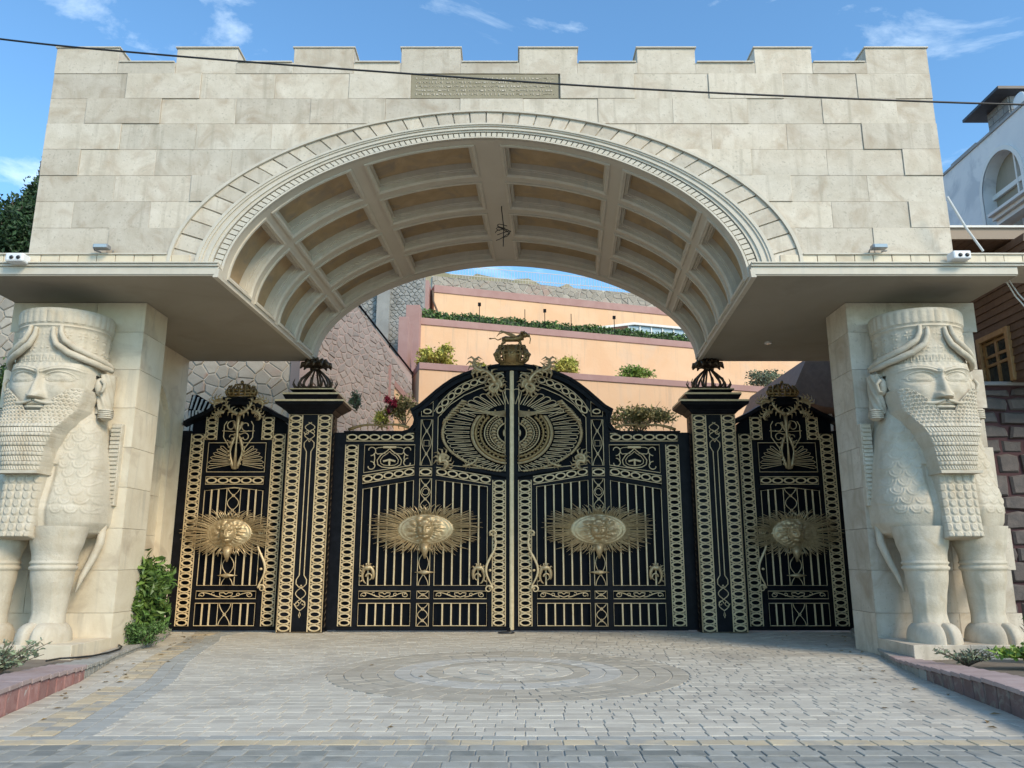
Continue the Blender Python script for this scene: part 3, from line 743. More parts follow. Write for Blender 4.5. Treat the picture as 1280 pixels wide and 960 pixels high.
class Leaf:
    """draws in mirrored metres: x grows away from the centre line of the gateway"""
    def __init__(s, root): s.r = root; s.gold = MB(); s.y = YO
    def ring(s, x, z, wd, ht, rot=0): inst('ring', RING, s.r, (-x, s.y, z), (0, rot, 0), (wd, 1, ht))
    def bar(s, x, z0, z1, wd=.042): inst('bar', BAR, s.r, (-x, s.y, z0), (0, 0, 0), (wd, .022, z1-z0))
    def line(s, pts, wd=.022, t=.018, closed=False): s.gold.rib([(-p[0], p[1]) for p in pts], wd, s.y, t, closed)
    def rect(s, x0, x1, z0, z1, wd=.02): s.line([(x0, z0), (x1, z0), (x1, z1), (x0, z1)], wd, closed=True)
    def quad(s, P, wd=.02): s.line(P, wd, closed=True)
    def ringcol(s, x0, x1, z0, z1, pitch=.150, wd=.026):
        n = max(1, round((z1-z0)/pitch)); p = (z1-z0)/n; c = (x0+x1)/2
        s.rect(x0, x1, z0, z1, wd)
        for i in range(n):
            s.ring(c, z0+p*(i+.5), (x1-x0)*.93, p*1.0)
            if i:
                for q in (-1, 1):
                    xx = c+q*(x1-x0)*.36; zz = z0+p*i
                    s.line([(xx-.04*q, zz), (xx+.05*q, zz)], .022, .012)
    def ringrow(s, xa, za, xb, zb, h, n, wd=.022):
        dx, dz = xb-xa, zb-za; l = math.hypot(dx, dz); ang = math.atan2(dz, dx)
        s.quad([(xa, za-h/2), (xb, zb-h/2), (xb, zb+h/2), (xa, za+h/2)], wd)
        for i in range(n):
            f = (i+.5)/n; s.ring(xa+dx*f, za+dz*f, l/n*1.0, h*.84, ang)
    def lattice(s, x0, x1, z0, z1, n, border=True, wd=.018):
        c = (x0+x1)/2; a = (x1-x0)*.40
        if border: s.rect(x0, x1, z0, z1)
        m = 12*n
        for sg in (-1, 1):
            s.line([(c+sg*a*math.sin(pi*n*i/m+pi/2), z0+(z1-z0)*i/m) for i in range(m+1)], wd)
        for k in range(n):
            zz = z0+(z1-z0)*(k+.5)/n
            s.line([(c+.03*math.cos(t*pi/4), zz+.03*math.sin(t*pi/4)) for t in range(8)], .014, .024, True)
    def scroll(s, x0, z0, x1, z1, turns=1.1, r=.05, wd=.02, flip=1):
        # S-shaped stroke with curled ends
        P = []; n = 14
        dx, dz = x1-x0, z1-z0
        for i in range(n+1):
            a = (1-i/n)*turns*2*pi; rr = r*(.35+.65*i/n)
            P.append((x0+rr*math.cos(a+pi/2*flip)*flip, z0-rr*math.sin(a+pi/2*flip)+r))
        Q = []
        for i in range(n+1):
            a = (i/n)*turns*2*pi; rr = r*(1-.65*i/n)
            Q.append((x1-rr*math.cos(a+pi/2*flip)*flip, z1+rr*math.sin(a+pi/2*flip)-r))
        s.line(P+Q, wd, .02)
    def spiral(s, cx, cz, r0, r1, a0, a1, wd=.02, n=18, el=1.0, t=.02):
        s.line([(cx+(r0+(r1-r0)*i/n)*math.cos(a0+(a1-a0)*i/n)*el, cz+(r0+(r1-r0)*i/n)*math.sin(a0+(a1-a0)*i/n)) for i in range(n+1)], wd, t)
    def scrollrail(s, x0, x1, z0, z1):
        s.rect(x0, x1, z0, z1, .018); c = (x0+x1)/2; h = (z1-z0); zc = (z0+z1)/2; w = (x1-x0)
        for q in (-1, 1):
            s.line([(c, zc-h*.30), (c+q*w*.10, zc-h*.05), (c+q*w*.11, zc+h*.25), (c+q*w*.04, zc+h*.30), (c, zc+h*.08)], .022)
            s.line([(c+q*w*(.08+.34*i/16), zc-h*.28*math.cos(pi*1.15*i/16)) for i in range(17)], .022)
            s.spiral(c+q*w*.40, zc-.0, h*.12, h*.32, 0, q*2.2*pi*-1, .018, 20, 1.3)
            s.spiral(c+q*w*.21, zc+h*.10, h*.08, h*.24, pi, pi+q*1.6*pi, .016, 14, 1.4)
    def finish(s, name='gold_scrollwork', mat=None):
        o = obj(name, s.gold, mat or GOLD, s.r); s.gold = MB(); return o
def rot2(p, a): return (p[0]*math.cos(a)-p[1]*math.sin(a), p[0]*math.sin(a)+p[1]*math.cos(a))

def lion_medallion(root, cx, cz, rx, rz, rayx, rayz, seed):
    """oval boss with a lion's face, sunburst of thin rays round it; cx is mirrored"""
    rr = random.Random(seed); X = -cx; y0 = YG-.08
    m = MB(); nR = 190
    for i in range(nR):
        a = 2*pi*i/nR+rr.uniform(-.02, .02); layer = i % 3
        ca, sa = math.cos(a), math.sin(a)
        k = rr.uniform(.80, 1.03)*(1.0 if layer else .9)
        k *= 1+.10*abs(math.cos(a))**4 - (.13 if abs(sa) > .9 else 0)
        ex, ez = X+ca*rayx*k, cz+sa*rayz*k
        sxx, szz = X+ca*rx*.92, cz+sa*rz*.92
        bend = rr.uniform(-.10, .10)+(.10 if ca > 0 else -.10)*(1 if sa > 0 else -.4)
        P = []
        for q in range(5):
            f = q/4; px_ = sxx+(ex-sxx)*f-sa*bend*math.sin(f*pi)*.5; pz_ = szz+(ez-szz)*f+ca*bend*math.sin(f*pi)*.5*(.5)
            P.append((px_, y0-.03-.07*math.sin(f*pi*.8)-.02*layer, pz_))
        m.tube(P, [.013, .012, .011, .009, .003], 4)
    o = obj('sunburst_rays', m, GOLDM, root); o['kind'] = 'stuff'
    # lion relief: polar height field
    def hgt(u, v):                       # u,v in unit-disc coordinates
        r = math.hypot(u, v); th = math.atan2(v, u)
        x, z = u*rx, v*rz; f = rz/.37
        x /= f; z /= f
        h = .10*(1-r**3)
        h += .018*math.exp(-((r-.90)/.05)**2)+.012*math.exp(-((r-.78)/.03)**2)
        # mane: wavy locks
        md = math.hypot(x/.36, z/.31)
        mk = min(max((md-.50)/.14, 0), 1); mane = mk*math.exp(-((md-.72)/.34)**2)
        h += mane*(.045+.022*math.sin(11*th+9*r+1.6*math.sin(3*th))+.010*math.sin(23*th-12*r))
        G_ = lambda a, b, sx, sz, A: A*math.exp(-((x-a)/sx)**2-((z-b)/sz)**2)
        h += .17*(1-min(1, (x/.19)**2+((z-.0)/.225)**2))**.5 if (x/.19)**2+(z/.225)**2 < 1 else -.02                                   # head
        h += G_(0, .0, .030, .11, .075)+G_(0, -.055, .045, .025, .03)  # nose
        h += G_(-.045, -.10, .045, .035, .05)+G_(.045, -.10, .045, .035, .05)   # muzzle pads
        h -= G_(0, -.135, .07, .014, .055)
        h += G_(0, -.165, .045, .03, .035)                               # chin
        for q in (-1, 1):
            h -= G_(q*.078, .035, .036, .024, .060); h += G_(q*.078, .035, .018, .012, .030)
            h += G_(q*.085, .080, .050, .018, .050)                      # brow
            h += G_(q*.135, .155, .035, .035, .05)-G_(q*.135, .15, .016, .018, .03)   # ear
            h += G_(q*.11, -.04, .04, .05, .02)
        h -= G_(0, .12, .012, .06, .018)
        return h
    d = MB(); nr, na = 34, 120; vs = [(X, y0-.06-hgt(0, 0), cz)]; fs = []
    for j in range(1, nr+1):
        r = j/nr
        for i in range(na):
            a = 2*pi*i/na; u, v = r*math.cos(a), r*math.sin(a)
            vs.append((X+u*rx, y0-.06-(hgt(u, v) if j < nr else -.02), cz+v*rz))
    for i in range(na): fs.append((0, 1+(i+1) % na, 1+i))
    for j in range(nr-1):
        for i in range(na): fs.append((1+j*na+i, 1+j*na+(i+1) % na, 1+(j+1)*na+(i+1) % na, 1+(j+1)*na+i))
    n0 = len(vs)
    for i in range(na): a = 2*pi*i/na; vs.append((X+rx*math.cos(a), y0+.06, cz+rz*math.sin(a)))
    for i in range(na): fs.append((1+(nr-1)*na+i, 1+(nr-1)*na+(i+1) % na, n0+(i+1) % na, n0+i))
    d.add(vs, fs); obj('lion_medallion', d, GOLDM, root, smooth=True)
    # drop below the medallion
    p = MB(); p.tube([(X, y0-.10, cz-rz*.95), (X, y0-.13, cz-rz-.12), (X, y0-.08, cz-rz-.30)], [.12, .085, .02], 8)
    for q in (-1, 1): p.tube([(X+q*.05, y0-.06, cz-rz-.06), (X+q*.16, y0-.09, cz-rz-.10), (X+q*.26, y0-.06, cz-rz-.05)], [.035, .025, .01], 6)
    zc = cz-rz-.62
    p.tube([(X-.24, y0+.02, zc), (X-.10, y0-.02, zc), (X, y0-.04, zc), (X+.10, y0-.02, zc), (X+.24, y0+.02, zc)], [.006, .03, .06, .03, .006], 8)
    obj('medallion_drop', p, GOLDM, root, smooth=True)

def s_handle(root, x, z0, z1, k, mat=GOLD):
    P = []; n = 26; h = z1-z0
    for i in range(n+1):
        f = i/n; P.append((-(x+k*.115*math.sin((f-.08)*2*pi*.98)), YG-.12-.07*math.sin(f*pi), z0+h*f))
    m = MB(); m.tube(P, [.013+.016*math.sin(pi*min(1, i/n*1.02)) for i in range(n+1)], 8)
    for q, z in ((-1, z0), (1, z1)):     # curled ends
        C = [(-(x+k*(-.05*q)+k*.09*q*math.cos(a)*(1-.5*a/7)), YG-.13, z+q*.02+.085*math.sin(a)*(1-.5*a/7)) for a in [i*.42 for i in range(16)]]
        m.tube(C, [.024*(1-.04*i) for i in range(16)], 7)
        m.box(-(x)-.05, YG-.10, z-.03, -(x)+.02, YG-.03, z+.03)
    m.ball((-x-k*.02, YG-.18, z0+h*.33), (.035, .035, .03)); m.ball((-x-k*.0, YG-.18, z0+h*.6), (.03, .03, .03))
    obj('handle', m, mat, root, smooth=True)
def curl_ornament(root, x, z, k):        # gold curled bird-like bracket
    m = MB(); n = 22
    P = [(-(x+k*(.14*math.cos(a)*(1-.16*a/5))), YG-.12-.02*math.sin(a), z+.20*math.sin(a)*(1-.12*a/5)) for a in [-.4*pi+i*.235 for i in range(n)]]
    m.tube(P, [.012+.034*math.sin(pi*i/n*.9) for i in range(n)], 8)
    for q in range(7):
        b = P[3+q*2]; a_ = -.4*pi+(3+q*2)*.235; m.tube([b, (b[0]-k*.07*math.cos(a_), b[1]-.03, b[2]+.08*math.sin(a_)), (b[0]-k*.09*math.cos(a_+.5), b[1], b[2]+.10*math.sin(a_+.5))], [.022, .018, .004], 5)
    m.tube([(-(x+k*(-.02+.07*math.cos(t))), YG-.14, z-.04+.075*math.sin(t)) for t in [i*.5 for i in range(11)]], [.028-.002*i for i in range(11)], 6)
    m.ball((-(x+k*.02), YG-.14, z+.17), (.10, .055, .06)); m.tube([(-(x-k*.05), YG-.14, z+.17), (-(x-k*.16), YG-.15, z+.10)], [.035, .005], 6)
    for q in range(4): m.tube([(-(x+k*(.10-.02*q)), YG-.13, z+.02+.05*q), (-(x+k*(.20)), YG-.14, z+.05+.06*q)], [.025, .008], 5)
    obj('curled_ornament', m, GOLDM, root, smooth=True)
def acanthus(m, base, ang, l, wd, y, n=5, curl=1.0):   # tapering leaf scroll with side lobes
    P = []; a = ang; p = Vector(base)
    for i in range(12):
        P.append((p.x, y-.03*math.sin(i/11*pi), p.y)); p = p+Vector((math.cos(a), math.sin(a)))*l/12; a += curl*.16*(1+i*.14)
    m.tube(P, [wd*(1-.75*i/11)*.5+.006 for i in range(12)], 6)
    for i in range(1, 10, 2):
        for q in (-1, 1):
            b = P[i]; a2 = ang+curl*.16*i+q*.9
            m.tube([b, (b[0]+math.cos(a2)*wd*.9, y-.03, b[2]+math.sin(a2)*wd*.9), (b[0]+math.cos(a2+q*.6)*wd*1.5, y-.01, b[2]+math.sin(a2+q*.6)*wd*1.5)], [wd*.26, wd*.20, .005], 5)

ARC = [(0, 6.46), (.3, 6.45), (.65, 6.39), (.98, 6.30), (1.25, 6.20), (1.48, 6.09), (1.70, 5.94), (1.90, 5.78), (2.12, 5.58), (2.32, 5.40), (2.50, 5.30)]
NECK = [(2.46, 5.22), (2.42, 5.05), (2.45, 4.92), (2.55, 4.80), (2.72, 4.745)]
def arc_z(x, d=0):
    pts = ARC
    for (a, b), (c, e) in zip(pts[:-1], pts[1:]):
        if a <= x <= c: return b+(e-b)*(x-a)/(c-a)-d
    return pts[-1][1]-d
def big_leaf():
    root = thing('gate_leaf', 'left leaf of the main gate, black metal with gold rings, sunburst and lion medallion', 'gate leaf', (-4.15, YG, 0), 'the two leaves of the main gate')
    Lf = Leaf(root)
    prof = ARC+NECK+[(4.15, 4.745)]
    back = MB(); back.prism([(-.02, .06)]+[(-x, z-.03) for x, z in prof]+[(-4.15, .06)], YB_, YB_+.02)
    obj('backing_sheet', back, NAVY, root)
    fr = MB()
    def B(x0, x1, z0, z1, y=YK): fr.box(-x1, y, z0, -x0, YB_-.002, z1)
    B(4.112, 4.40, .04, 4.74); B(3.66, 3.80, .10, 4.50, YK+.004); B(.48, .57, .10, 3.60, YK+.004); B(.02, .15, .05, 6.42)
    B(0.02, 4.15, .03, .12, YK-.003); B(.57, 3.7, .66, .74, YK-.002); B(.57, 3.7, .94, 1.04, YK-.002)
    B(2.28, 2.40, .1, 5.15, YK+.002); B(1.86, 1.95, .1, 5.6, YK+.002); B(2.28, 4.15, 4.42, 4.53, YK-.001)
    fr.prism([(-x, z) for x, z in [(2.28, 4.74), (4.15, 4.74), (4.15, 4.78), (2.28, 4.78)]], YK-.02, YB_)
    # arched transoms below the fan
    def arcband(z_in, z_out, x0, x1, th):
        n = 10; top = [(-(x0+(x1-x0)*i/n), z_in+(z_out-z_in)*math.sin(pi/2*i/n)) for i in range(n+1)]
        fr.prism(top+[(x, z-th) for x, z in reversed(top)], YK-.004, YB_-.002)
    arcband(3.73, 3.96, .15, 2.1, .09); arcband(3.42, 3.66, .5, 2.1, .08)
    arcband(3.74, 3.97, 3.80, 2.1, .09); arcband(3.38, 3.66, 3.75, 2.1, .08)
    fr.prism([(-1.95, 5.12), (-2.28, 5.14), (-2.28, 5.06), (-1.95, 5.08)], YK-.003, YB_-.002)
    obj('frame', fr, BLACK, root)
    # heavy moulded top rail following the ogee
    top = MB(); P = ARC+NECK+[(3.4, 4.75), (4.16, 4.75)]
    for t0, t1, yy in ((.0, .14, YG-.07), (-.035, .03, YG-.13)):
        vs = []
        n = len(P)
        for i in range(n):
            a, b = P[max(i-1, 0)], P[min(i+1, n-1)]; d = Vector((b[0]-a[0], b[1]-a[1])).normalized(); nn = Vector((d.y, -d.x))
            if i == 0: nn = Vector((0, -1))
            o_ = Vector(P[i])-nn*t0*-1*-1; i_ = Vector(P[i])+nn*t1
            k = .5 if P[i][1] < 5.2 else 1
            o_ = Vector(P[i])+nn*(t0 if t0 < 0 else t0)*k; i_ = Vector(P[i])+nn*t1*k
            vs += [(-o_.x, yy, o_.y), (-i_.x, yy, i_.y), (-i_.x, YB_-.003, i_.y), (-o_.x, YB_+.02, o_.y)]
        fs = []
        for i in range(n-1):
            for q in range(4): fs.append((i*4+q, (i+1)*4+q, (i+1)*4+(q+1) % 4, i*4+(q+1) % 4))
        top.add(vs, fs)
    obj('top_rail', top, BLACK, root)
    # ring borders
    Lf.ringcol(3.80, 4.11, .13, 4.43); Lf.ringcol(.16, .47, .13, 3.56)
    Lf.ringrow(2.43, 4.62, 4.10, 4.62, .19, 6)
    Lf.ringrow(2.40, 3.78, 3.66, 3.57, .19, 5); Lf.ringrow(.52, 3.55, 1.86, 3.78, .19, 5)
    Lf.ringrow(1.97, 3.76, 2.27, 3.76, .19, 1)
    # ring arch under the top rail
    pts = [(.20, 6.18), (.55, 6.14), (.9, 6.03), (1.22, 5.88), (1.50, 5.68), (1.72, 5.45), (1.86, 5.22)]
    Ls = [0]
    for a, b in zip(pts[:-1], pts[1:]): Ls.append(Ls[-1]+math.dist(a, b))
    def at(s):
        for i in range(len(pts)-1):
            if s <= Ls[i+1]+1e-6:
                f = (s-Ls[i])/(Ls[i+1]-Ls[i]); return (pts[i][0]+(pts[i+1][0]-pts[i][0])*f, pts[i][1]+(pts[i+1][1]-pts[i][1])*f), math.atan2(pts[i+1][1]-pts[i][1], pts[i+1][0]-pts[i][0])
        return pts[-1], -1
    n = 9
    for i in range(n):
        p, a = at(Ls[-1]*(i+.5)/n); Lf.ring(p[0], p[1], Ls[-1]/n*1.0, .165, a)
    for o_ in (-.095, .095):
        Lf.line([(x+o_*math.sin(-a_), z+o_*math.cos(a_)) for (x, z), a_ in [at(Ls[-1]*i/24) for i in range(25)]], .020)
    # mid stile panels
    Lf.quad([(1.97, 5.15), (2.26, 5.15), (2.26, 5.30), (1.97, 5.52)]); Lf.ring(2.11, 5.27, .22, .14)
    Lf.lattice(1.97, 2.26, 3.92, 5.06, 2); Lf.rect(2.05, 2.18, 4.40, 4.54, .018)
    Lf.lattice(1.97, 2.26, 2.6, 3.60, 3); Lf.lattice(1.97, 2.26, 1.06, 2.1, 2); Lf.lattice(1.97, 2.26, .76, .93, 1); Lf.lattice(1.97, 2.26, .13, .65, 2)
    Lf.spiral(2.11, 3.28, .07, .09, 0, 2*pi, .016)
    # heart panel
    Lf.quad([(2.40, 4.43), (3.64, 4.43), (3.64, 3.74), (2.40, 3.93)])
    hc = 3.02
    for k, w in ((1, .026), (.74, .018)):
        for q in (-1, 1):
            H_ = [(0, 4.34), (.07, 4.27), (.22, 4.17), (.30, 4.05), (.28, 3.94), (.18, 3.88), (0, 3.86)]
            Lf.line([(hc+q*a*k, 4.06+(b-4.06)*k) for a, b in H_], w)
    Lf.line([(hc-.16, 4.37), (hc+.16, 4.37)], .06, .03); Lf.line([(hc-.15, 4.02), (hc, 4.06), (hc+.15, 4.02)], .05, .03); Lf.line([(hc, 3.92), (hc, 4.08)], .05, .03)
    for q in (-1, 1):
        z0 = .0 if q < 0 else -.08
        Lf.spiral(hc+q*.46, 4.29, .05, .13, pi/2-q*pi/2, pi/2-q*pi/2+q*1.5*pi, .024, el=1.1); Lf.spiral(hc+q*.46, 3.98+z0, .05, .12, pi/2-q*pi/2, pi/2-q*pi/2-q*1.5*pi, .024, el=1.1)
        Lf.line([(hc+q*.10, 4.22), (hc+q*.30, 4.20), (hc+q*.36, 4.26)], .022); Lf.line([(hc+q*.38, 4.22), (hc+q*.36, 4.1), (hc+q*.38, 4.02+z0)], .024)
        Lf.line([(hc+q*.10, 4.37), (hc+q*.28, 4.36), (hc+q*.36, 4.32)], .018)
    # barred fields
    def field(x0, x1, zt0, zt1, n):
        Lf.quad([(x0, 1.06), (x1, 1.06), (x1, zt1), (x0, zt0)])
        for i in range(1, n): x = x0+(x1-x0)*i/n; Lf.bar(x, 1.06, zt0+(zt1-zt0)*i/n)
        Lf.rect(x0, x1, .14, .65)
        for i in range(1, n): Lf.bar(x0+(x1-x0)*i/n, .14, .65)
        Lf.scrollrail(x0, x1, .755, .93)
    field(2.41, 3.64, 3.55, 3.34, 6); field(.60, 1.86, 3.40, 3.56, 6)
    # the great fan
    C0 = (0, 4.72)
    Lf.line([(.17, 3.78), (1.0, 3.87), (1.84, 3.95), (1.84, 5.12), (1.55, 5.44), (1.20, 5.68), (.8, 5.86), (.4, 5.96), (.17, 5.98)], .02, closed=True)
    def loopP(c, a, half, r0, r1, wd=.017):
        ca, sa = math.cos(a), math.sin(a); P = []
        def pt(r, t): # ellipse-scaled polar
            return (c[0]+r[0]*math.cos(t), c[1]+r[1]*math.sin(t))
        for i in range(7): f = i/6; r = (r0[0]+(r1[0]-r0[0])*f, r0[1]+(r1[1]-r0[1])*f); P.append(pt(r, a-half*(.45+.55*f)))
        for i in range(1, 6): g_ = i/6*pi; r = (r1[0]+.055*math.sin(g_), r1[1]+.045*math.sin(g_)); P.append(pt(r, a-half*math.cos(g_)))
        for i in range(7): f = 1-i/6; r = (r0[0]+(r1[0]-r0[0])*f, r0[1]+(r1[1]-r0[1])*f); P.append(pt(r, a+half*(.45+.55*f)))
        Lf.line(P, wd, .02)
    nP = 16
    for i in range(nP):
        a = -R(80)+R(111)*i/(nP-1)
        rx1 = 1.62; rz1 = .93 if a < 0 else .93+.25*(a/R(31))
        if a < 0: rz1 = .90; rx1 = min(1.62, 1.58)
        loopP(C0, a, R(2.6), (1.06, .82), (rx1, rz1))
        Lf.line([(C0[0]+rr_*math.cos(a), C0[1]+q_*math.sin(a)) for rr_, q_ in ((1.22, .86), (rx1-.14, rz1-.05))], .010, .010)
    for i in range(8):
        a = R(12)+R(72)*i/7; loopP((0, 5.16), a, R(4.3), (.66, .30), (1.26-.10*i/7, .64), .022)
    o1 = Lf.finish('gold_scrollwork')
    # sculpted rings of the rosette (half ellipses), beads and wing band
    m = MB()
    def arcE(rx_, rz_, a0, a1, rad, y, n=40): m.tube([(-(rx_*math.cos(a0+(a1-a0)*i/n)), y, C0[1]+rz_*math.sin(a0+(a1-a0)*i/n)) for i in range(n+1)], rad, 6)
    m2 = MB()
    def arcE2(rx_, rz_, a0, a1, rad, y, n=40, wob=0): m2.tube([(-(max(.16, rx_*math.cos(a0+(a1-a0)*i/n))), y, C0[1]+rz_*math.sin(a0+(a1-a0)*i/n)) for i in range(n+1)], [rad*(1+wob*math.sin(i*2.2)) for i in range(n+1)], 6)
    a0, a1 = R(-82), R(42)
    arcE2(.90, .70, a0, R(40), .045, YG-.09, 48, .25); arcE2(.78, .60, a0, R(44), .038, YG-.09, 48, .35)
    arcE(.97, .75, a0, R(36), .022, YG-.08)
    arcE(.68, .52, R(-76), R(58), .02, YG-.09); arcE(.55, .42, R(-72), R(62), .016, YG-.08); arcE(.36, .28, R(-62), R(62), .022, YG-.10); arcE(.20, .17, R(-25), R(25), .03, YG-.10)
    for i in range(22):
        a = R(-74)+R(132)*i/21
        m.ball((-(max(.2, .615*math.cos(a))), YG-.09, C0[1]+.47*math.sin(a)), (.03, .03, .022), 8, 5)
        if i % 2 == 0:
            m.tube([(-(max(.18, .37*math.cos(a))), YG-.09, C0[1]+.29*math.sin(a)), (-(max(.19, .46*math.cos(a+.08))), YG-.12, C0[1]+.36*math.sin(a+.08)), (-(max(.2, .54*math.cos(a))), YG-.09, C0[1]+.41*math.sin(a))], [.012, .032, .01], 6)
    for i in range(16):      # filigree circles in the rosette
        a = R(-70)+R(126)*i/15; c_ = (max(.30, .46*math.cos(a)), .36*math.sin(a))
        m.tube([(-(c_[0]+.045*math.cos(t*pi/5)), YG-.085, C0[1]+c_[1]+.034*math.sin(t*pi/5)) for t in range(10)], .010, 4, True)
        a += .07; c_ = (.84*math.cos(a), .65*math.sin(a)); m.ball((-max(.2, c_[0]), YG-.13, C0[1]+c_[1]), (.026, .025, .02), 6, 4)
    for i in range(46):      # leafy rim inside and outside the petals
        a = R(-80)+R(113)*i/45
        m.ball((-1.00*math.cos(a), YG-.09, C0[1]+.77*math.sin(a)), (.030, .03, .022), 7, 5)
        m.ball((-(min(1.80, 1.72*math.cos(a)) if a > -.6 else 1.70*math.cos(a)), YG-.08, C0[1]+(.95 if a < 0 else 1.0+.2*a)*math.sin(a)), (.045, .025, .03), 7, 5)
    obj('rosette_rings', m, GOLDM, root, smooth=True); obj('rosette_bands', m2, GOLDD, root, smooth=True)
    m = MB()
    for k in range(5):       # wings spread across the fan
        P = [(-(.16+1.10*i/14), YG-.085-.02*math.sin(i/14*pi), 5.14+.035*k+.40*(i/14)**2.1-.05*k*(i/14)) for i in range(15)]
        m.tube(P, [.014-.0006*i for i in range(15)], 5)
    for k in range(9): m.tube([(-(1.12+.05*k), YG-.09, 5.50-.055*k), (-(1.24+.055*k), YG-.12, 5.53-.06*k), (-(1.33+.05*k), YG-.09, 5.44-.062*k)], [.02, .035, .01], 5)
    obj('wing_band', m, GOLDM, root, smooth=True)
    m = MB()                 # corner leaf scrolls and the plumes over the arch
    acanthus(m, (-1.74, 3.98), 2.2, .42, .12, YG-.10, curl=-1.3); acanthus(m, (-1.74, 4.02), .3, .36, .11, YG-.10, curl=-1.2); acanthus(m, (-1.2, 3.90), .1, .5, .06, YG-.09, curl=.4)
    acanthus(m, (-.42, 5.98), pi*.62, .85, .15, YG-.17, curl=.75); acanthus(m, (-.42, 5.98), -.5, .42, .12, YG-.15, curl=-1.6); acanthus(m, (-.75, 6.28), pi*.95, .55, .13, YG-.17, curl=-1.0)
    acanthus(m, (-.45, 5.95), pi*1.1, .42, .12, YG-.16, curl=1.4); acanthus(m, (-.28, 5.86), 1.2, .4, .10, YG-.16, curl=1.2)
    m.ball((-.44, YG-.17, 5.99), (.09, .05, .08))
    obj('acanthus_plume', m, GOLDM, root, smooth=True)
    m = MB()                 # long leaf scroll lying on the lower top rail
    acanthus(m, (-4.05, 4.80), .35, 1.1, .07, YG-.10, curl=-.28); acanthus(m, (-2.55, 4.85), pi*.9, .9, .07, YG-.10, curl=.30)
    m.tube([(-3.3+.0*i-.08*math.cos(i*.5)*(1-i/20), YG-.1, 4.93+.08*math.sin(i*.5)*(1-i/20)) for i in range(14)], .016, 6)
    obj('leaf_scroll', m, GOLDD, root, smooth=True)
    lion_medallion(root, 2.08, 2.37, .72, .385, 1.30, .70, 5)
    curl_ornament(root, 3.42, 1.30, 1); curl_ornament(root, .80, 1.30, -1)
    s_handle(root, .50, 1.0, 2.25, 1)
    a = MB(); a.box(-.055, YG-.11, .05, .045, YG-.0, 6.30); a.box(-.035, YG-.125, .05, .025, YG-.105, 6.30); obj('astragal', a, GOLD, root, bevel=.004)
    f = MB(); f.box(-.12, YG-.12, 0, -.04, YG-.03, .10); obj('drop_bolt', f, BLACK, root)
    return root
gl = big_leaf()
gr = copy_tree(gl, skip=('astragal', 'drop_bolt')); gr.scale = (-1, 1, 1); gr.location.x = 4.15
gr['label'] = 'right leaf of the main gate, black metal with gold rings, sunburst and lion medallion'

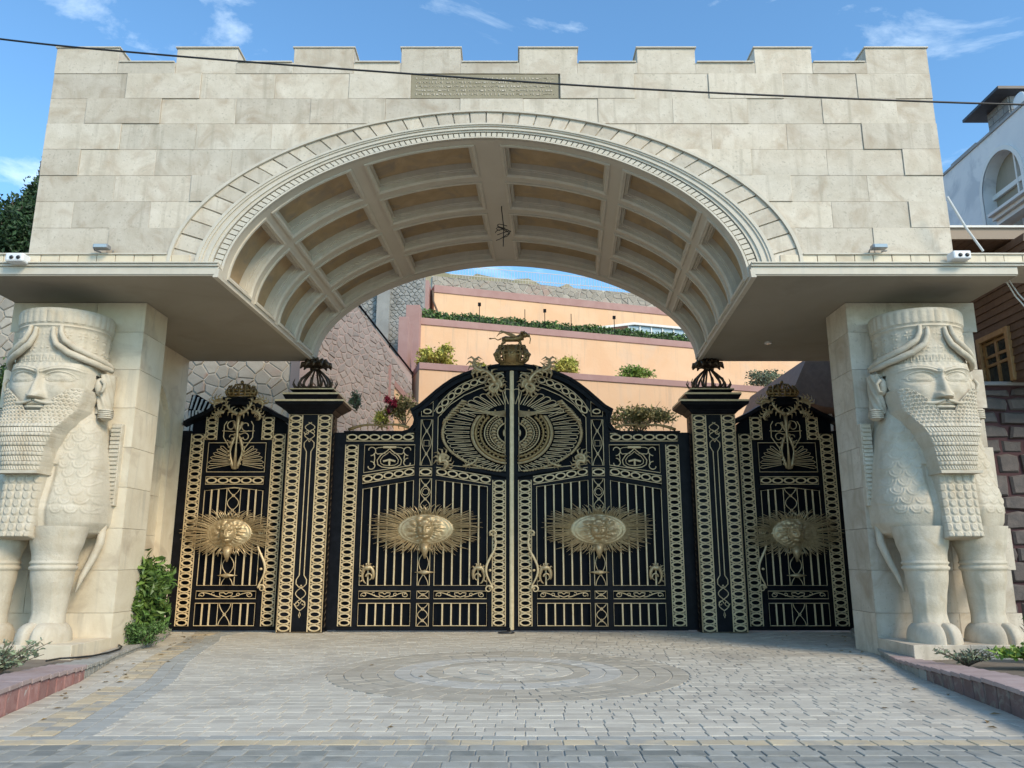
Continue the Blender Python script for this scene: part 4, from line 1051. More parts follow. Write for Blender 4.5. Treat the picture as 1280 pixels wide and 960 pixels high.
def side_panel():
    root = thing('side_gate', 'narrow fixed gate panel left of the left gate pier, brightly lit gold on black', 'side gate', (-6.9, YG, 0), 'narrow side panels of the gateway')
    Lf = Leaf(root)
    T = [(5.60, 4.76), (5.60, 4.95), (5.86, 5.14), (6.1, 5.30), (6.35, 5.42), (6.78, 5.47), (7.2, 5.42), (7.45, 5.30), (7.7, 5.14), (7.97, 5.0), (7.97, 4.76), (8.24, 4.76)]
    back = MB(); back.prism([(-5.56, .06)]+[(-x, z) for x, z in T]+[(-8.24, .06)], YB_, YB_+.02); obj('backing_sheet', back, NAVY, root)
    fr = MB()
    def B(x0, x1, z0, z1, y=YK): fr.box(-x1, y, z0, -x0, YB_-.002, z1)
    B(7.96, 8.25, .03, 4.78, YK-.03); B(5.54, 5.61, .03, 4.78); B(5.93, 6.05, .1, 4.60, YK+.003); B(7.52, 7.62, .1, 4.60, YK+.003)
    B(5.61, 7.96, .03, .12, YK-.003); B(6.05, 7.52, .66, .74, YK-.002); B(6.05, 7.52, .94, 1.04, YK-.002); B(6.05, 7.52, 3.36, 3.44, YK-.002); B(6.05, 7.52, 3.66, 3.73, YK-.002)
    B(5.472, 5.538, .03, 4.78);obj('frame', fr, BLACK, root)
    # hood following the arched top
    hd = MB(); P = [(5.44, 5.0), (5.62, 5.10), (5.86, 5.22), (6.1, 5.36), (6.35, 5.47), (6.78, 5.52), (7.2, 5.47), (7.45, 5.36), (7.7, 5.22), (7.95, 5.10), (8.12, 5.0)]
    vs = []
    for x, z in P: vs += [(-x, YG-.20, z), (-x, YG-.20, z-.10), (-x, YG+.04, z-.12), (-x, YG+.10, z+.03)]
    hd.add(vs, [(i*4+q, (i+1)*4+q, (i+1)*4+(q+1) % 4, i*4+(q+1) % 4) for i in range(len(P)-1) for q in range(4)]+[(3, 2, 1, 0), (len(P)*4-4, len(P)*4-3, len(P)*4-2, len(P)*4-1)])
    obj('hood', hd, BLACK, root)
    Lf.ringcol(5.62, 5.92, .13, 4.70); Lf.ringcol(7.63, 7.94, .13, 4.70)
    Lf.ringcol(5.92, 6.20, 4.56, 5.12); Lf.ringcol(7.32, 7.60, 4.56, 5.12)
    Lf.ringrow(6.08, 3.55, 7.50, 3.55, .18, 5)
    Lf.rect(6.08, 7.50, 3.76, 4.48)
    for q in (-1, 1):        # two plumes of looped feathers
        for i in range(6):
            a = R(-14)+R(66)*i/5; b = (6.79+q*.16, 3.95+.05*i); l = .50-.03*i
            ca, sa = math.cos(a)*q, math.sin(a); px_, pz_ = -sa*q*.035, abs(math.cos(a))*.035
            Lf.line([(b[0]+px_*.4, b[1]+pz_*.4), (b[0]+ca*l+px_, b[1]+sa*l*.62+pz_), (b[0]+ca*(l+.05), b[1]+sa*(l+.05)*.62), (b[0]+ca*l-px_, b[1]+sa*l*.62-pz_), (b[0]-px_*.4, b[1]-pz_*.4)], .017)
        Lf.line([(6.79+q*.30, 5.02), (6.79+q*.36, 4.92), (6.79+q*.36, 4.62), (6.79+q*.18, 4.34), (6.79+q*.10, 4.0)], .024)
        Lf.spiral(6.79+q*.17, 4.62, .04, .12, 0, q*1.8*pi, .022); Lf.spiral(6.79+q*.18, 4.90, .05, .14, pi, pi+q*1.7*pi, .024)
        Lf.line([(6.79+q*.40, 4.78), (6.79+q*.05, 4.76)], .02)
    n = 6
    Lf.quad([(6.08, 1.06), (7.50, 1.06), (7.50, 3.30), (6.79, 3.38), (6.08, 3.30)]); Lf.rect(6.08, 7.50, .14, .65)
    for x in (6.25, 6.42, 7.16, 7.33): Lf.bar(x, 1.06, 3.33); Lf.bar(x, .14, .65)
    for x in (6.09+.0, ): pass
    Lf.lattice(6.62, 6.96, 2.65, 3.36, 2); Lf.lattice(6.62, 6.96, 1.06, 2.0, 2); Lf.lattice(6.62, 6.96, .14, .65, 1)
    Lf.scrollrail(6.08, 7.50, .755, .93)
    Lf.finish()
    m = MB()                 # gilded vine in the middle of the feather panel
    for q in (-1, 1):
        P = [(-(6.79+q*(.05+.16*math.sin(i*.42)*(.4+.05*i))), YG-.11, 3.84+.105*i) for i in range(12)]
        m.tube(P, [.03+.012*math.sin(i*1.3) for i in range(12)], 6)
        for i in range(1, 11): m.ball((P[i][0]-q*.04, YG-.12, P[i][2]), (.035, .03, .028), 6, 4)
        acanthus(m, (-(6.79+q*.02), 5.18), pi/2+q*1.2, .62, .10, YG-.16, curl=q*-.5); acanthus(m, (-(6.79+q*.35), 5.22), pi/2+q*1.3, .38, .09, YG-.18, curl=q*.9)
        acanthus(m, (-(6.79+q*.40), 5.48), pi/2+q*.9, .34, .12, YG-.16, curl=q*1.0)
    m.tube([(-6.79, YG-.12, 3.82), (-6.79, YG-.14, 4.4), (-6.79, YG-.14, 4.95), (-6.79, YG-.12, 5.16)], [.05, .02, .04, .06], 7)
    obj('gilded_vine', m, GOLDM, root, smooth=True)
    # small crown on the hood
    p = MB(); p.box(-7.22, YG-.16, 5.50, -6.36, YG+.06, 5.62); obj('crown_plinth', p, BLACK, root, bevel=.02)
    m = MB()
    for zz, rr_ in ((5.65, .34), (5.72, .37), (5.80, .33)): m.tube([(-6.79+rr_*math.cos(2*pi*i/28), YG-.05+rr_*.4*math.sin(2*pi*i/28), zz) for i in range(28)], .026, 6, True)
    for i in range(16):
        a = 2*pi*i/16; m.tube([(-6.79+.34*math.cos(a), YG-.05+.14*math.sin(a), 5.64), (-6.79+.40*math.cos(a), YG-.05+.17*math.sin(a), 5.76), (-6.79+.32*math.cos(a), YG-.05+.13*math.sin(a), 5.90)], [.02, .028, .012], 6)
        m.ball((-6.79+.32*math.cos(a), YG-.05+.13*math.sin(a), 5.90), .03, 6, 4)
        m.tube([(-6.79+.30*math.cos(a), YG-.05+.12*math.sin(a), 5.78), (-6.79+.17*math.cos(a), YG-.05+.07*math.sin(a), 5.95), (-6.79, YG-.05, 5.98)], [.016, .018, .014], 5)
    m.ball((-6.79, YG-.05, 6.02), .045)
    obj('crown', m, GOLDD, root, smooth=True)
    lion_medallion(root, 6.79, 2.28, .58, .37, 1.06, .64, 8)
    s_handle(root, 5.98, 1.02, 2.30, -1)
    return root
sp = side_panel()
sp2 = copy_tree(sp); sp2.scale = (-1, 1, 1); sp2.location.x = 6.9
sp2['label'] = 'narrow fixed gate panel right of the right gate pier, lying in deep shade'

def pier():
    root = thing('gate_pier', 'black and gold ring patterned gate pier left of the main gate', 'gate pier', (-4.94, 19.25, 0), 'gate piers with crown finials')
    yf = 18.95; x0, x1 = 4.41, 5.47; c = 4.94
    b = MB(); b.box(-x1, yf, -.02, -x0, 19.52, 5.15); obj('pier_box', b, BLACK, root, bevel=.008)
    Lf = Leaf(root); Lf.y = yf-.002
    Lf.ringcol(x0+.015, x0+.335, .03, 5.12, .155, .03); Lf.ringcol(x1-.335, x1-.015, .03, 5.12, .155, .03)
    Lf.rect(x0+.012, x1-.012, .02, 5.135, .03)
    for q in (-1, 1):
        Lf.line([(c+q*.055, 1.30), (c+q*.055, 4.22), (c+q*.12, 4.34), (c+q*.12, 4.44), (c+q*.04, 4.52), (c, 4.46)], .022)
        Lf.line([(c+q*.055, 1.30), (c+q*.12, 1.2), (c+q*.12, 1.1), (c+q*.04, 1.02), (c, 1.08)], .022)
        Lf.line([(c+q*.12*math.sin(i*.55), .50+.045*i) for i in range(13)], .020); Lf.line([(c+q*.12*math.sin(i*.55), 4.52+.035*i) for i in range(13)], .020)
        Lf.spiral(c+q*.07, .66, .02, .07, 0, q*2*pi, .016); Lf.spiral(c+q*.07, 4.70, .02, .07, 0, q*2*pi, .016)
    Lf.line([(c-.02, .4), (c+.0, .48), (c+.02, .4), (c, .34)], .016, closed=True)
    Lf.finish()
    sd = MB()                # rope moulding on the side facing the gate
    for k in range(34):
        z = .1+k*.148
        for s_ in (-1, 1):
            X = -x0+.004 if s_ > 0 else -x1-.004
            sd.tube([(X, 19.12, z), (X+s_*.02, 19.16, z+.07), (X, 19.20, z+.13)], .012, 5)
    tag(obj('rope_moulding', sd, BRONZE, root, smooth=True), kind='stuff')
    cp = MB()
    def step(h0, h1, w0, w1):  # frustum from half-width w0 at h0 to w1 at h1
        yc = 19.235; vs = []
        for z, w_ in ((h0, w0), (h1, w1)):
            for a, b_ in ((-1, -1), (1, -1), (1, 1), (-1, 1)): vs.append((-c+a*w_, yc+b_*w_*.62, z))
        cp.add(vs, [(0, 3, 2, 1), (4, 5, 6, 7)]+[(i, (i+1) % 4, (i+1) % 4+4, i+4) for i in range(4)])
    step(5.15, 5.24, .54, .62); step(5.24, 5.36, .64, .80); step(5.36, 5.43, .82, .84)
    step(5.43, 5.50, .60, .62); step(5.50, 5.62, .62, .69); step(5.70, 5.76, .48, .55)
    step(5.655, 5.70, .5, .48)
    obj('cap', cp, BLACK, root, bevel=.006)
    gd = MB()
    for h, w_ in ((5.43, .835), (5.62, .69), (5.76, .545)):
        yc = 19.235; gd.box(-c-w_, yc-w_*.62, h-.0, -c+w_, yc+w_*.62, h+(.03 if h > 5.7 else .045))
    obj('cap_edging', gd, GOLD, root, bevel=.004)
    fin = MB(); yc = 19.2
    for k in range(12):
        a = 2*pi*k/12; ca, sa = math.cos(a), math.sin(a)*.8
        fin.tube([(-c+r_*ca, yc+r_*sa, z) for r_, z in ((.30, 5.80), (.40, 5.86), (.42, 5.94), (.34, 6.08), (.20, 6.22), (.08, 6.33))], [.022, .03, .03, .026, .022, .018], 6)
        fin.tube([(-c+r_*ca, yc+r_*sa, z) for r_, z in ((.40, 5.82), (.50, 5.85), (.56, 5.95), (.52, 6.05))], [.024, .024, .018, .006], 6)
        fin.tube([(-c+r_*ca, yc+r_*sa, z) for r_, z in ((.05, 6.36), (.22, 6.46), (.36, 6.45), (.40, 6.36))], [.03, .07, .06, .015], 6)
        fin.tube([(-c+r_*math.cos(a+.26), yc+r_*math.sin(a+.26)*.8, z) for r_, z in ((.04, 6.36), (.15, 6.52), (.26, 6.55), (.30, 6.48))], [.03, .05, .045, .012], 6)
    fin.ball((-c, yc, 6.34), (.10, .09, .05)); fin.tube([(-c+.40*math.cos(2*pi*i/24), yc+.32*math.sin(2*pi*i/24), 5.81) for i in range(24)], .028, 6, True)
    f = obj('crown_finial', fin, BRONZE, root, smooth=True)
    t = MB(); t.tube([(-c, yc, 6.38), (-c, yc, 6.52), (-c, yc, 6.60), (-c, yc, 6.66)], [.03, .04, .06, .02], 8); t.ball((-c, yc, 6.62), (.06, .06, .05)); obj('finial_bud', t, GOLDD, f, smooth=True)
    return root
pr = pier(); pr2 = copy_tree(pr); pr2.scale = (-1, 1, 1); pr2.location.x = 4.94
pr2['label'] = 'black and gold ring patterned gate pier right of the main gate'

# crest: crown with a striding winged lion
crest = thing('gate_crest', 'dark gilded crown bearing a winged lion on top of the main gate', 'crest', (0, YG, 6.44))
m = MB(); yc = YG-.04
prof = [(.30, 6.50), (.40, 6.60), (.43, 6.72), (.38, 6.86), (.30, 6.94)]
for k in range(18):
    a = 2*pi*k/18; m.tube([(r_*math.cos(a), yc+r_*.5*math.sin(a), z) for r_, z in prof], [.022, .03, .036, .03, .02], 6)
    m.ball((.44*math.cos(a), yc+.22*math.sin(a), 6.74), (.045, .04, .045), 7, 5); m.ball((.33*math.cos(a+.17), yc+.17*math.sin(a+.17), 6.93), (.04, .035, .04), 6, 4)
for r_, z in ((.28, 6.49), (.33, 6.53), (.44, 6.70), (.41, 6.80)): m.tube([(r_*math.cos(2*pi*i/30), yc+r_*.5*math.sin(2*pi*i/30), z) for i in range(30)], .024, 6, True)
m.box(-.30, yc-.12, 6.44, .30, yc+.12, 6.50); m.tube([(0, yc, 6.5), (0, yc, 6.95)], [.25, .22], 12)
obj('crown', m, GOLDD, crest, smooth=True)
m = MB(); m.box(-.34, yc-.09, 6.955, .34, yc+.09, 6.975)
m.tube([(-.26, yc, 7.14), (-.16, yc, 7.15), (0, yc, 7.14), (.14, yc, 7.16), (.24, yc, 7.20), (.30, yc, 7.25)], [.05, .078, .065, .085, .085, .05], 10)      # trunk and neck
m.ball((.33, yc, 7.26), (.085, .07, .075), 12, 8); m.tube([(.36, yc, 7.25), (.43, yc, 7.225), (.45, yc, 7.22)], [.045, .035, .02], 8)                      # head, muzzle
for q in range(9): m.ball((.24+.02*math.cos(q*.7), yc+.05*math.sin(q*2.1), 7.14+.022*q), (.05, .045, .03), 7, 5)                                       # mane
for q in (-.045, .045):
    m.tube([(.17, yc+q, 7.12), (.22, yc+q, 7.05), (.20+q, yc+q, 6.99), (.25+q, yc+q, 6.975)], [.038, .028, .02, .022], 7)
    m.tube([(-.22, yc+q, 7.12), (-.19, yc+q, 7.06), (-.26, yc+q, 7.02), (-.23+q, yc+q, 6.975), (-.19+q, yc+q, 6.975)], [.05, .035, .02, .02, .02], 7)
    m.ball((.31, yc+q*1.2, 7.335), (.02, .015, .022), 6, 4)
m.tube([(-.27, yc, 7.16), (-.36, yc, 7.12), (-.44, yc, 7.17), (-.52, yc, 7.16)], [.02, .014, .012, .012], 6); m.ball((-.55, yc, 7.16), (.04, .02, .022), 6, 4)
obj('winged_lion', m, GOLDD, crest, smooth=True)
m = MB()
for q in range(7): m.tube([(.14-.02*q, yc-.06, 7.18), (.02-.05*q, yc-.09, 7.25+.016*q), (-.12-.045*q, yc-.10, 7.30+.010*q-.012*q*q*.4)], [.018, .02, .008], 5)
m.tube([(.45, yc-.02, 7.02), (.47, yc-.02, 7.14), (.43, yc-.02, 7.30)], [.012, .016, .01], 6)
obj('wing', m, GOLDM, crest, smooth=True)

# ================================================================== GUARDIAN STATUES
def interp(t, tab):
    for (a, b), (c, d) in zip(tab[:-1], tab[1:]):
        if a <= t <= c:
            f = (t-a)/(c-a); f = f*f*(3-2*f)*.5+f*.5; return b+(d-b)*f
    return tab[0][1] if t < tab[0][0] else tab[-1][1]
def gs(x, z, a, b, sx, sz, A): return A*math.exp(-((x-a)/sx)**2-((z-b)/sz)**2)
def statue(cx):
    root = thing('guardian_statue', 'bearded guardian statue in horned cap at the right, its whole body visible', 'statue', (cx, 13.9, 0), 'pair of stone guardian statues')
    HX, HY, HC = .76, .66, 14.30          # head ellipse
    def hy(x, rx=HX, ry=HY, p=2.5): u = min(abs(x)/rx, .999); return HC-ry*(1-u**p)**(1/p)
    # cap: fluted crown band, mouldings, flowered drum
    NA = 220
    def cap(u, v):
        z = 4.98+v*1.16; a = u*2*pi
        r = interp(z, [(4.98, .765), (5.15, .765), (5.75, .775), (5.80, .80), (6.0, .81), (6.13, .815), (6.14, .80)])
        n_ = 0
        if z > 5.86: n_ = .020*abs(math.sin(a*18))**.6*(1 if z < 6.10 else .3)
        elif z > 5.78: n_ = .012*math.sin((z-5.78)/.08*2*pi)
        elif z > 5.27:
            s_ = a*.8/.26; t_ = (z-5.27)/.25; i_, j_ = math.floor(s_), math.floor(t_); fu, fv = s_-i_-.5, t_-j_-.5; d = math.hypot(fu, fv); th = math.atan2(fv, fu)
            n_ = .028*max(0, 1-((d-.22)/.14)**2)*(0.55+.45*math.cos(th*6)) + .02*math.exp(-(d/.10)**2)+.010*math.exp(-((d-.42)/.05)**2)
        elif z > 5.12: n_ = .014*(1 if ((z-5.12)/.15 > abs((a*14 % 1)*2-1)) else 0)+.004*math.sin(z*120)
        else: n_ = .012*max(0, math.sin(a*44))*(1 if z < 5.08 else 0)
        r += n_
        return (cx+r*math.sin(a), HC-r*.86*math.cos(a), z)
    m = MB(); m.grid(NA, 66, cap, wrap=True)
    m.grid(48, 4, lambda u, v: (cx+.80*(1-v)*math.sin(u*2*pi), HC-.80*.86*(1-v)*math.cos(u*2*pi), 6.14-.03*v), wrap=True)
    obj('cap', m, STATUE, root, smooth=True, auto=40)
    for q in (-1, 1):
        for k, path in enumerate(([(11, 5.76), (12, 5.60), (17, 5.44), (31, 5.30), (52, 5.20), (76, 5.13), (96, 5.12)], [(20, 5.80), (21, 5.66), (26, 5.52), (40, 5.39), (60, 5.29), (80, 5.22), (98, 5.17)])):
            P = []
            for i in range(25):
                f = i/24*(len(path)-1); j = min(int(f), len(path)-2); g_ = f-j; g2 = g_*g_*(3-2*g_)*.3+g_*.7
                a = R(path[j][0]+(path[j+1][0]-path[j][0])*g2)*q; z = path[j][1]+(path[j+1][1]-path[j][1])*g2; rr_ = .80+.10*(i/24)
                P.append((cx+rr_*math.sin(a), HC-rr_*.88*math.cos(a), z))
            m = MB(); m.tube(P, [.022+.036*math.sin(pi*min(1, .12+.66*i/24)) for i in range(25)], 12); obj('horn', m, STATUE, root, smooth=True)
    # face
    def face(u, v):
        z = 4.02+v*1.10; x = (u-.5)*2*interp(z, [(4.02, .40), (4.30, .58), (4.55, .72), (4.8, .75)]); h = 0
        h += .05*math.exp(-((z-4.98)/.10)**2)*(1-abs(x)/1.2)
        for q in (-1, 1):
            X = x*q
            h += gs(X, z, .36, 4.60, .20, .16, .055)                                   # cheek
            h -= gs(X, z, .30, 4.845, .22, .085, .085)                                 # socket
            ex, ez = (X-.33)/.195, (z-(4.825+.02*math.sin((X-.13)*7)))/.070; d = ex*ex+ez*ez
            if d < 1: h += .080*math.sqrt(1-d)                                         # eyeball
            h += .026*math.exp(-((math.sqrt(d)-1.08)/.13)**2)                          # lids
            h += .020*math.exp(-((math.sqrt(((X-.33)/.26)**2+((z-4.81)/.135)**2)-1)/.08)**2)*(1 if z > 4.84 else .15)
            bz = 4.925+.085*math.sin(min(max((X-.04)/.62, 0), 1)*pi*.80)               # brow
            if X > .03: h += .030*math.exp(-((z-bz)/.020)**2)*max(0, 1-(X/.74)**6)+.02*math.exp(-((z-bz-.045)/.015)**2)*max(0, 1-(X/.74)**6)
        t = (4.96-z)/.50                                                               # nose
        if -.15 < t < 1.25:
            tt = min(max(t, 0), 1); wn = .048+.070*tt**1.6; A = .060+.150*tt
            fall = 1 if t <= 1 else max(0, 1-(t-1)/.055)
            if t < 0: A *= (1+t/.15)
            h += A*math.exp(-(abs(x)/wn)**2.6)*fall
            if t > .6:
                k = (t-.6)/.4 if t < 1 else max(0, 1-(t-1)/.06)
                for q in (-1, 1): h += gs(x, z, q*.115, 4.505, .045, .05, .085)*min(k*2, 1)
        h -= gs(x, z, 0, 4.415, .028, .03, .018)
        if abs(x) < .24:
            k = (1-(abs(x)/.24)**2)
            h += .050*k*math.exp(-((z-(4.365-.02*abs(x)/.2+.012*math.cos(x*30)))/.028)**2)+.058*k*math.exp(-((z-4.285)/.032)**2)-.05*k*math.exp(-((z-(4.325+.10*x*x))/.010)**2)
        h += gs(x, z, 0, 4.33, .26, .10, .05)
        h -= .004*math.sin(x*60)*(1 if z > 5.06 else 0)
        return (cx+x, hy(x)-h, z)
    m = MB(); m.ball((cx, 14.40, 4.72), (.80, .52, .62), 32, 20); obj('head_core', m, STATUE, root, smooth=True)
    m = MB(); m.grid(180, 170, face); obj('face', m, STATUE, root, smooth=True)
    for q in (-1, 1):        # moustache
        P = []
        for i in range(18):
            f = i/17; x = .03+.50*f; z = 4.405-.06*math.sin(f*pi*.9)+.09*f**3; P.append((cx+q*x, hy(x)-.105+.05*f, z))
        m = MB(); m.tube(P, [.022+.014*math.sin(pi*i/17)-.020*i/17 for i in range(18)], 8); obj('moustache', m, STATUE, root, smooth=True)
    # beard
    ZB = 3.13
    def bw(z): return interp(z, [(3.1, .345), (3.5, .395), (3.8, .49), (4.05, .61), (4.3, .72), (4.7, .77)])
    def btop(u): s = abs(u); return 4.225 if s < .20 else 4.225+.44*min(1, ((s-.20)/.55))**.75
    def beard(u, v):
        uu = (u-.5)*2; z = ZB+(btop(uu)-ZB)*v; x = bw(z)*uu; base = hy(x*.98, .80, .70)-.035
        yf = 13.36+.10*abs(uu)**3+(.0 if abs(uu) < .9 else 0); k = min(max((z-3.75)/.55, 0), 1); k = k*k*(3-2*k)
        y = yf*(1-k)+base*k
        y += .42*max(0, abs(uu)-.93)/.07*(1-k*.2)
        n_ = 0
        if z > 3.97:
            row = math.floor((z-3.97)/.070); fz = (z-3.97)/.070-row; s = x/.074+(.5 if row % 2 else 0); fx = s-math.floor(s)
            d = math.hypot((fx-.5), (fz-.5)*.95); n_ = .024*max(0, 1-(d/.5)**2)-.016*math.exp(-(d/.13)**2)+.008*math.sin(9*math.atan2(fz-.5, fx-.5)/3+d*16)*(d < .45)
        else:
            t = (3.97-z)/.168; b = t-math.floor(t)
            if b < .36:
                s = x/.068; fx = s-math.floor(s); fz = b/.36; d = math.hypot(fx-.5, (fz-.5)*.8); n_ = .016+.012*max(0, 1-(d/.5)**2)
            elif b < .44 or b > .95: n_ = -.006
            else: n_ = .010+.006*math.sin(x*140+(z*60))
        if v < .02 or v > .99 or abs(uu) > .985: n_ = 0
        return (cx+x, y-n_, z)
    m = MB(); m.grid(210, 210, beard); m.box(cx-.355, 13.335, ZB-.035, cx+.355, 13.9, ZB+.012); obj('beard', m, STATUE, root, smooth=True, auto=50)
    # scaled apron
    def apron(u, v):
        uu = (u-.5)*2; z = 1.98+(3.16-1.98)*v; x = (.315+.02*v)*uu
        y = 13.56-.10*(1-v)**2-.06*(1-abs(uu)**4)+.55*max(0, abs(uu)-.93)/.07
        if v < .06: y += .35*(1-v/.06)**2
        row = math.floor((z-1.98)/.135); fz = (z-1.98)/.135-row; s = (x+.35)/.14; fx = s-math.floor(s)-.5
        d = math.hypot(fx/.47, (fz-.62)/.60); n_ = (.020*max(0, 1-d**4)**.5+.007*math.exp(-((d-.62)/.08)**2)) if fz < .97 else 0
        if abs(uu) > .94: n_ = 0
        return (cx+x, y-n_, z)
    m = MB(); m.grid(110, 130, apron); obj('scaled_apron', m, STATUE, root, smooth=True)
    # body with feather-scale relief
    WT = [(2.0, .50), (2.05, .80), (2.12, .97), (2.30, 1.06), (2.65, 1.08), (3.2, 1.01), (3.8, .90), (4.25, .79), (4.65, .64)]
    DT = [(2.0, .35), (2.06, .80), (2.2, 1.02), (2.5, 1.08), (3.2, .92), (3.9, .84), (4.4, .62), (4.7, .40)]
    def body(u, v):
        z = 2.0+v*2.65; a = (u-.5)*pi; w_, d_ = interp(z, WT), interp(z, DT)
        x = w_*math.copysign(abs(math.sin(a))**.80, math.sin(a)); y = 14.66-d_*abs(math.cos(a))**.44
        n_ = 0
        if 2.45 < z < 4.4 and abs(x) > .45 and abs(a) < 1.45:
            row = math.floor(z/.16); fz = z/.16-row; s = (x+.05*math.sin(z*3))/.21+(.5 if row % 2 else 0); fx = s-math.floor(s)-.5
            d = math.hypot(fx, (1-fz)*.62); n_ = .016*math.exp(-((d-.44)/.05)**2)+.011*math.exp(-((d-.25)/.04)**2)
        n_ -= .05*math.exp(-((abs(x)-.38)/.05)**2)*(1 if z < 3.3 else 0)
        if 2.58 < z < 2.62: n_ += -.006
        return (cx+x*(1+n_*.3), y-n_, z)
    m = MB(); m.grid(200, 170, body); obj('body', m, STATUE, root, smooth=True)
    for q in (-1, 1):
        lx = cx+q*.50
        def leg(u, v):
            z = .36+v*1.86; a = u*2*pi
            r = interp(z, [(.36, .30), (.55, .285), (.75, .262), (1.05, .29), (1.35, .335), (1.56, .35), (1.72, .36), (1.95, .42), (2.22, .47)])
            if 1.48 < z < 1.54: r += .028
            if 1.58 < z < 1.63: r += .022
            r += .018*math.exp(-((a-pi)/.25)**2)*0
            if .6 < z < 1.3: r += .012*math.exp(-((abs(math.sin(a))-.55)/.08)**2)
            return (lx+r*math.sin(a)*(1.02), 13.98-(z < .9)*.0-r*.95*math.cos(a)-interp(z, [(.36, .06), (.8, 0), (1.4, .04), (2.2, .0)]), z)
        m = MB(); m.grid(64, 96, leg, wrap=True); obj('leg', m, STATUE, root, smooth=True)
        def hoof(u, v):
            a = u*2*pi; ph = v*pi*.5; cz_ = .335*math.sin(ph)**.9; rr_ = math.cos(ph)**.45
            x = .40*math.sin(a)*rr_; y = -.50*math.cos(a)*rr_
            if y < 0: y *= 1.05; 
            cleft = .16*math.exp(-((x-.06*q*0)/.035)**2)*(1 if y < -.05 else 0)
            lob = .03*math.exp(-((abs(x)-.2)/.13)**2)*(1 if y < 0 else 0)
            return (lx+x, 13.93+y+cleft*rr_-lob, .295+cz_*(1-.16*math.exp(-(x/.04)**2)*(y < 0)))
        m = MB(); m.grid(96, 30, hoof, wrap=True); obj('hoof', m, STATUE, root, smooth=True)
        m = MB()             # curved haunch ridge beside the leg
        m.tube([(cx+q*.99, 14.52, 2.35), (cx+q*.97, 14.50, 1.95), (cx+q*.88, 14.42, 1.62), (cx+q*.80, 14.32, 1.35), (cx+q*.76, 14.25, 1.1)], [.06, .075, .065, .05, .015], 10); obj('haunch', m, STATUE, root, smooth=True)
        # wing strip with ribs on the pillar face
        m = MB(); m.box(cx+q*1.03-.10, 14.52, 2.62, cx+q*1.03+.10, 14.645, 4.15)
        wing_ = obj('wing_strip', m, STATUE, root, bevel=.01)
        r_ = MB()
        for k in range(19): z = 2.68+.077*k; r_.box(cx+q*1.03-.085, 14.50-.012*(k % 2), z, cx+q*1.03+.085, 14.525, z+.05)
        tag(obj('feather_rib', r_, STATUE, wing_), kind='stuff')
        # ear, side hair and rolled lock
        m = MB(); m.ball((cx+q*.80, 14.20, 4.78), (.085, .12, .17), 14, 10); m.tube([(cx+q*.86, 14.10, 4.90), (cx+q*.93, 14.12, 4.82), (cx+q*.90, 14.12, 4.68), (cx+q*.84, 14.12, 4.66)], [.03, .035, .03, .02], 8)
        obj('ear', m, STATUE, root, smooth=True)
        m = MB()
        def hair(u, v):
            z = 4.28+v*.75; a = u*2*pi; n_ = .018*math.sin(a*7+z*22); return (cx+q*.83+(.12+n_)*math.sin(a), 14.38-(.18+n_)*math.cos(a), z)
        m.grid(40, 30, hair, wrap=True); m.ball((cx+q*.93, 14.28, 4.27), (.13, .14, .12), 18, 12)
        for k in range(5): m.tube([(cx+q*.93+(.127-.0*k)*math.cos(t*.5), 14.28-.137*abs(math.sin(t*.5)), 4.20+.035*k) for t in range(13)], .016, 6)
        obj('side_lock', m, STATUE, root, smooth=True)
    return root
stR = statue(7.66)
stL = copy_tree(stR); stL.location.x = -8.44; stL['label'] = 'bearded guardian statue in horned cap at the left, cut off by the picture edge'
for cx, x0, x1, lab in ((7.6, 6.52, 9.3, 'low stone plinth under the right guardian statue'), (-8.4, -9.9, -7.15, 'low stone plinth under the left guardian statue')):
    t = thing('plinth', lab, 'plinth', ((x0+x1)/2, 14, 0), 'statue plinths')
    n = 3
    for i in range(n):
        a, b = x0+(x1-x0)*i/n, x0+(x1-x0)*(i+1)/n; m = MB(); m.box(a+.002, 13.36, -.06, b-.002, 14.635, .297); obj('plinth_block', m, TRAVB if cx < 0 else TRAV, t, bevel=.008)

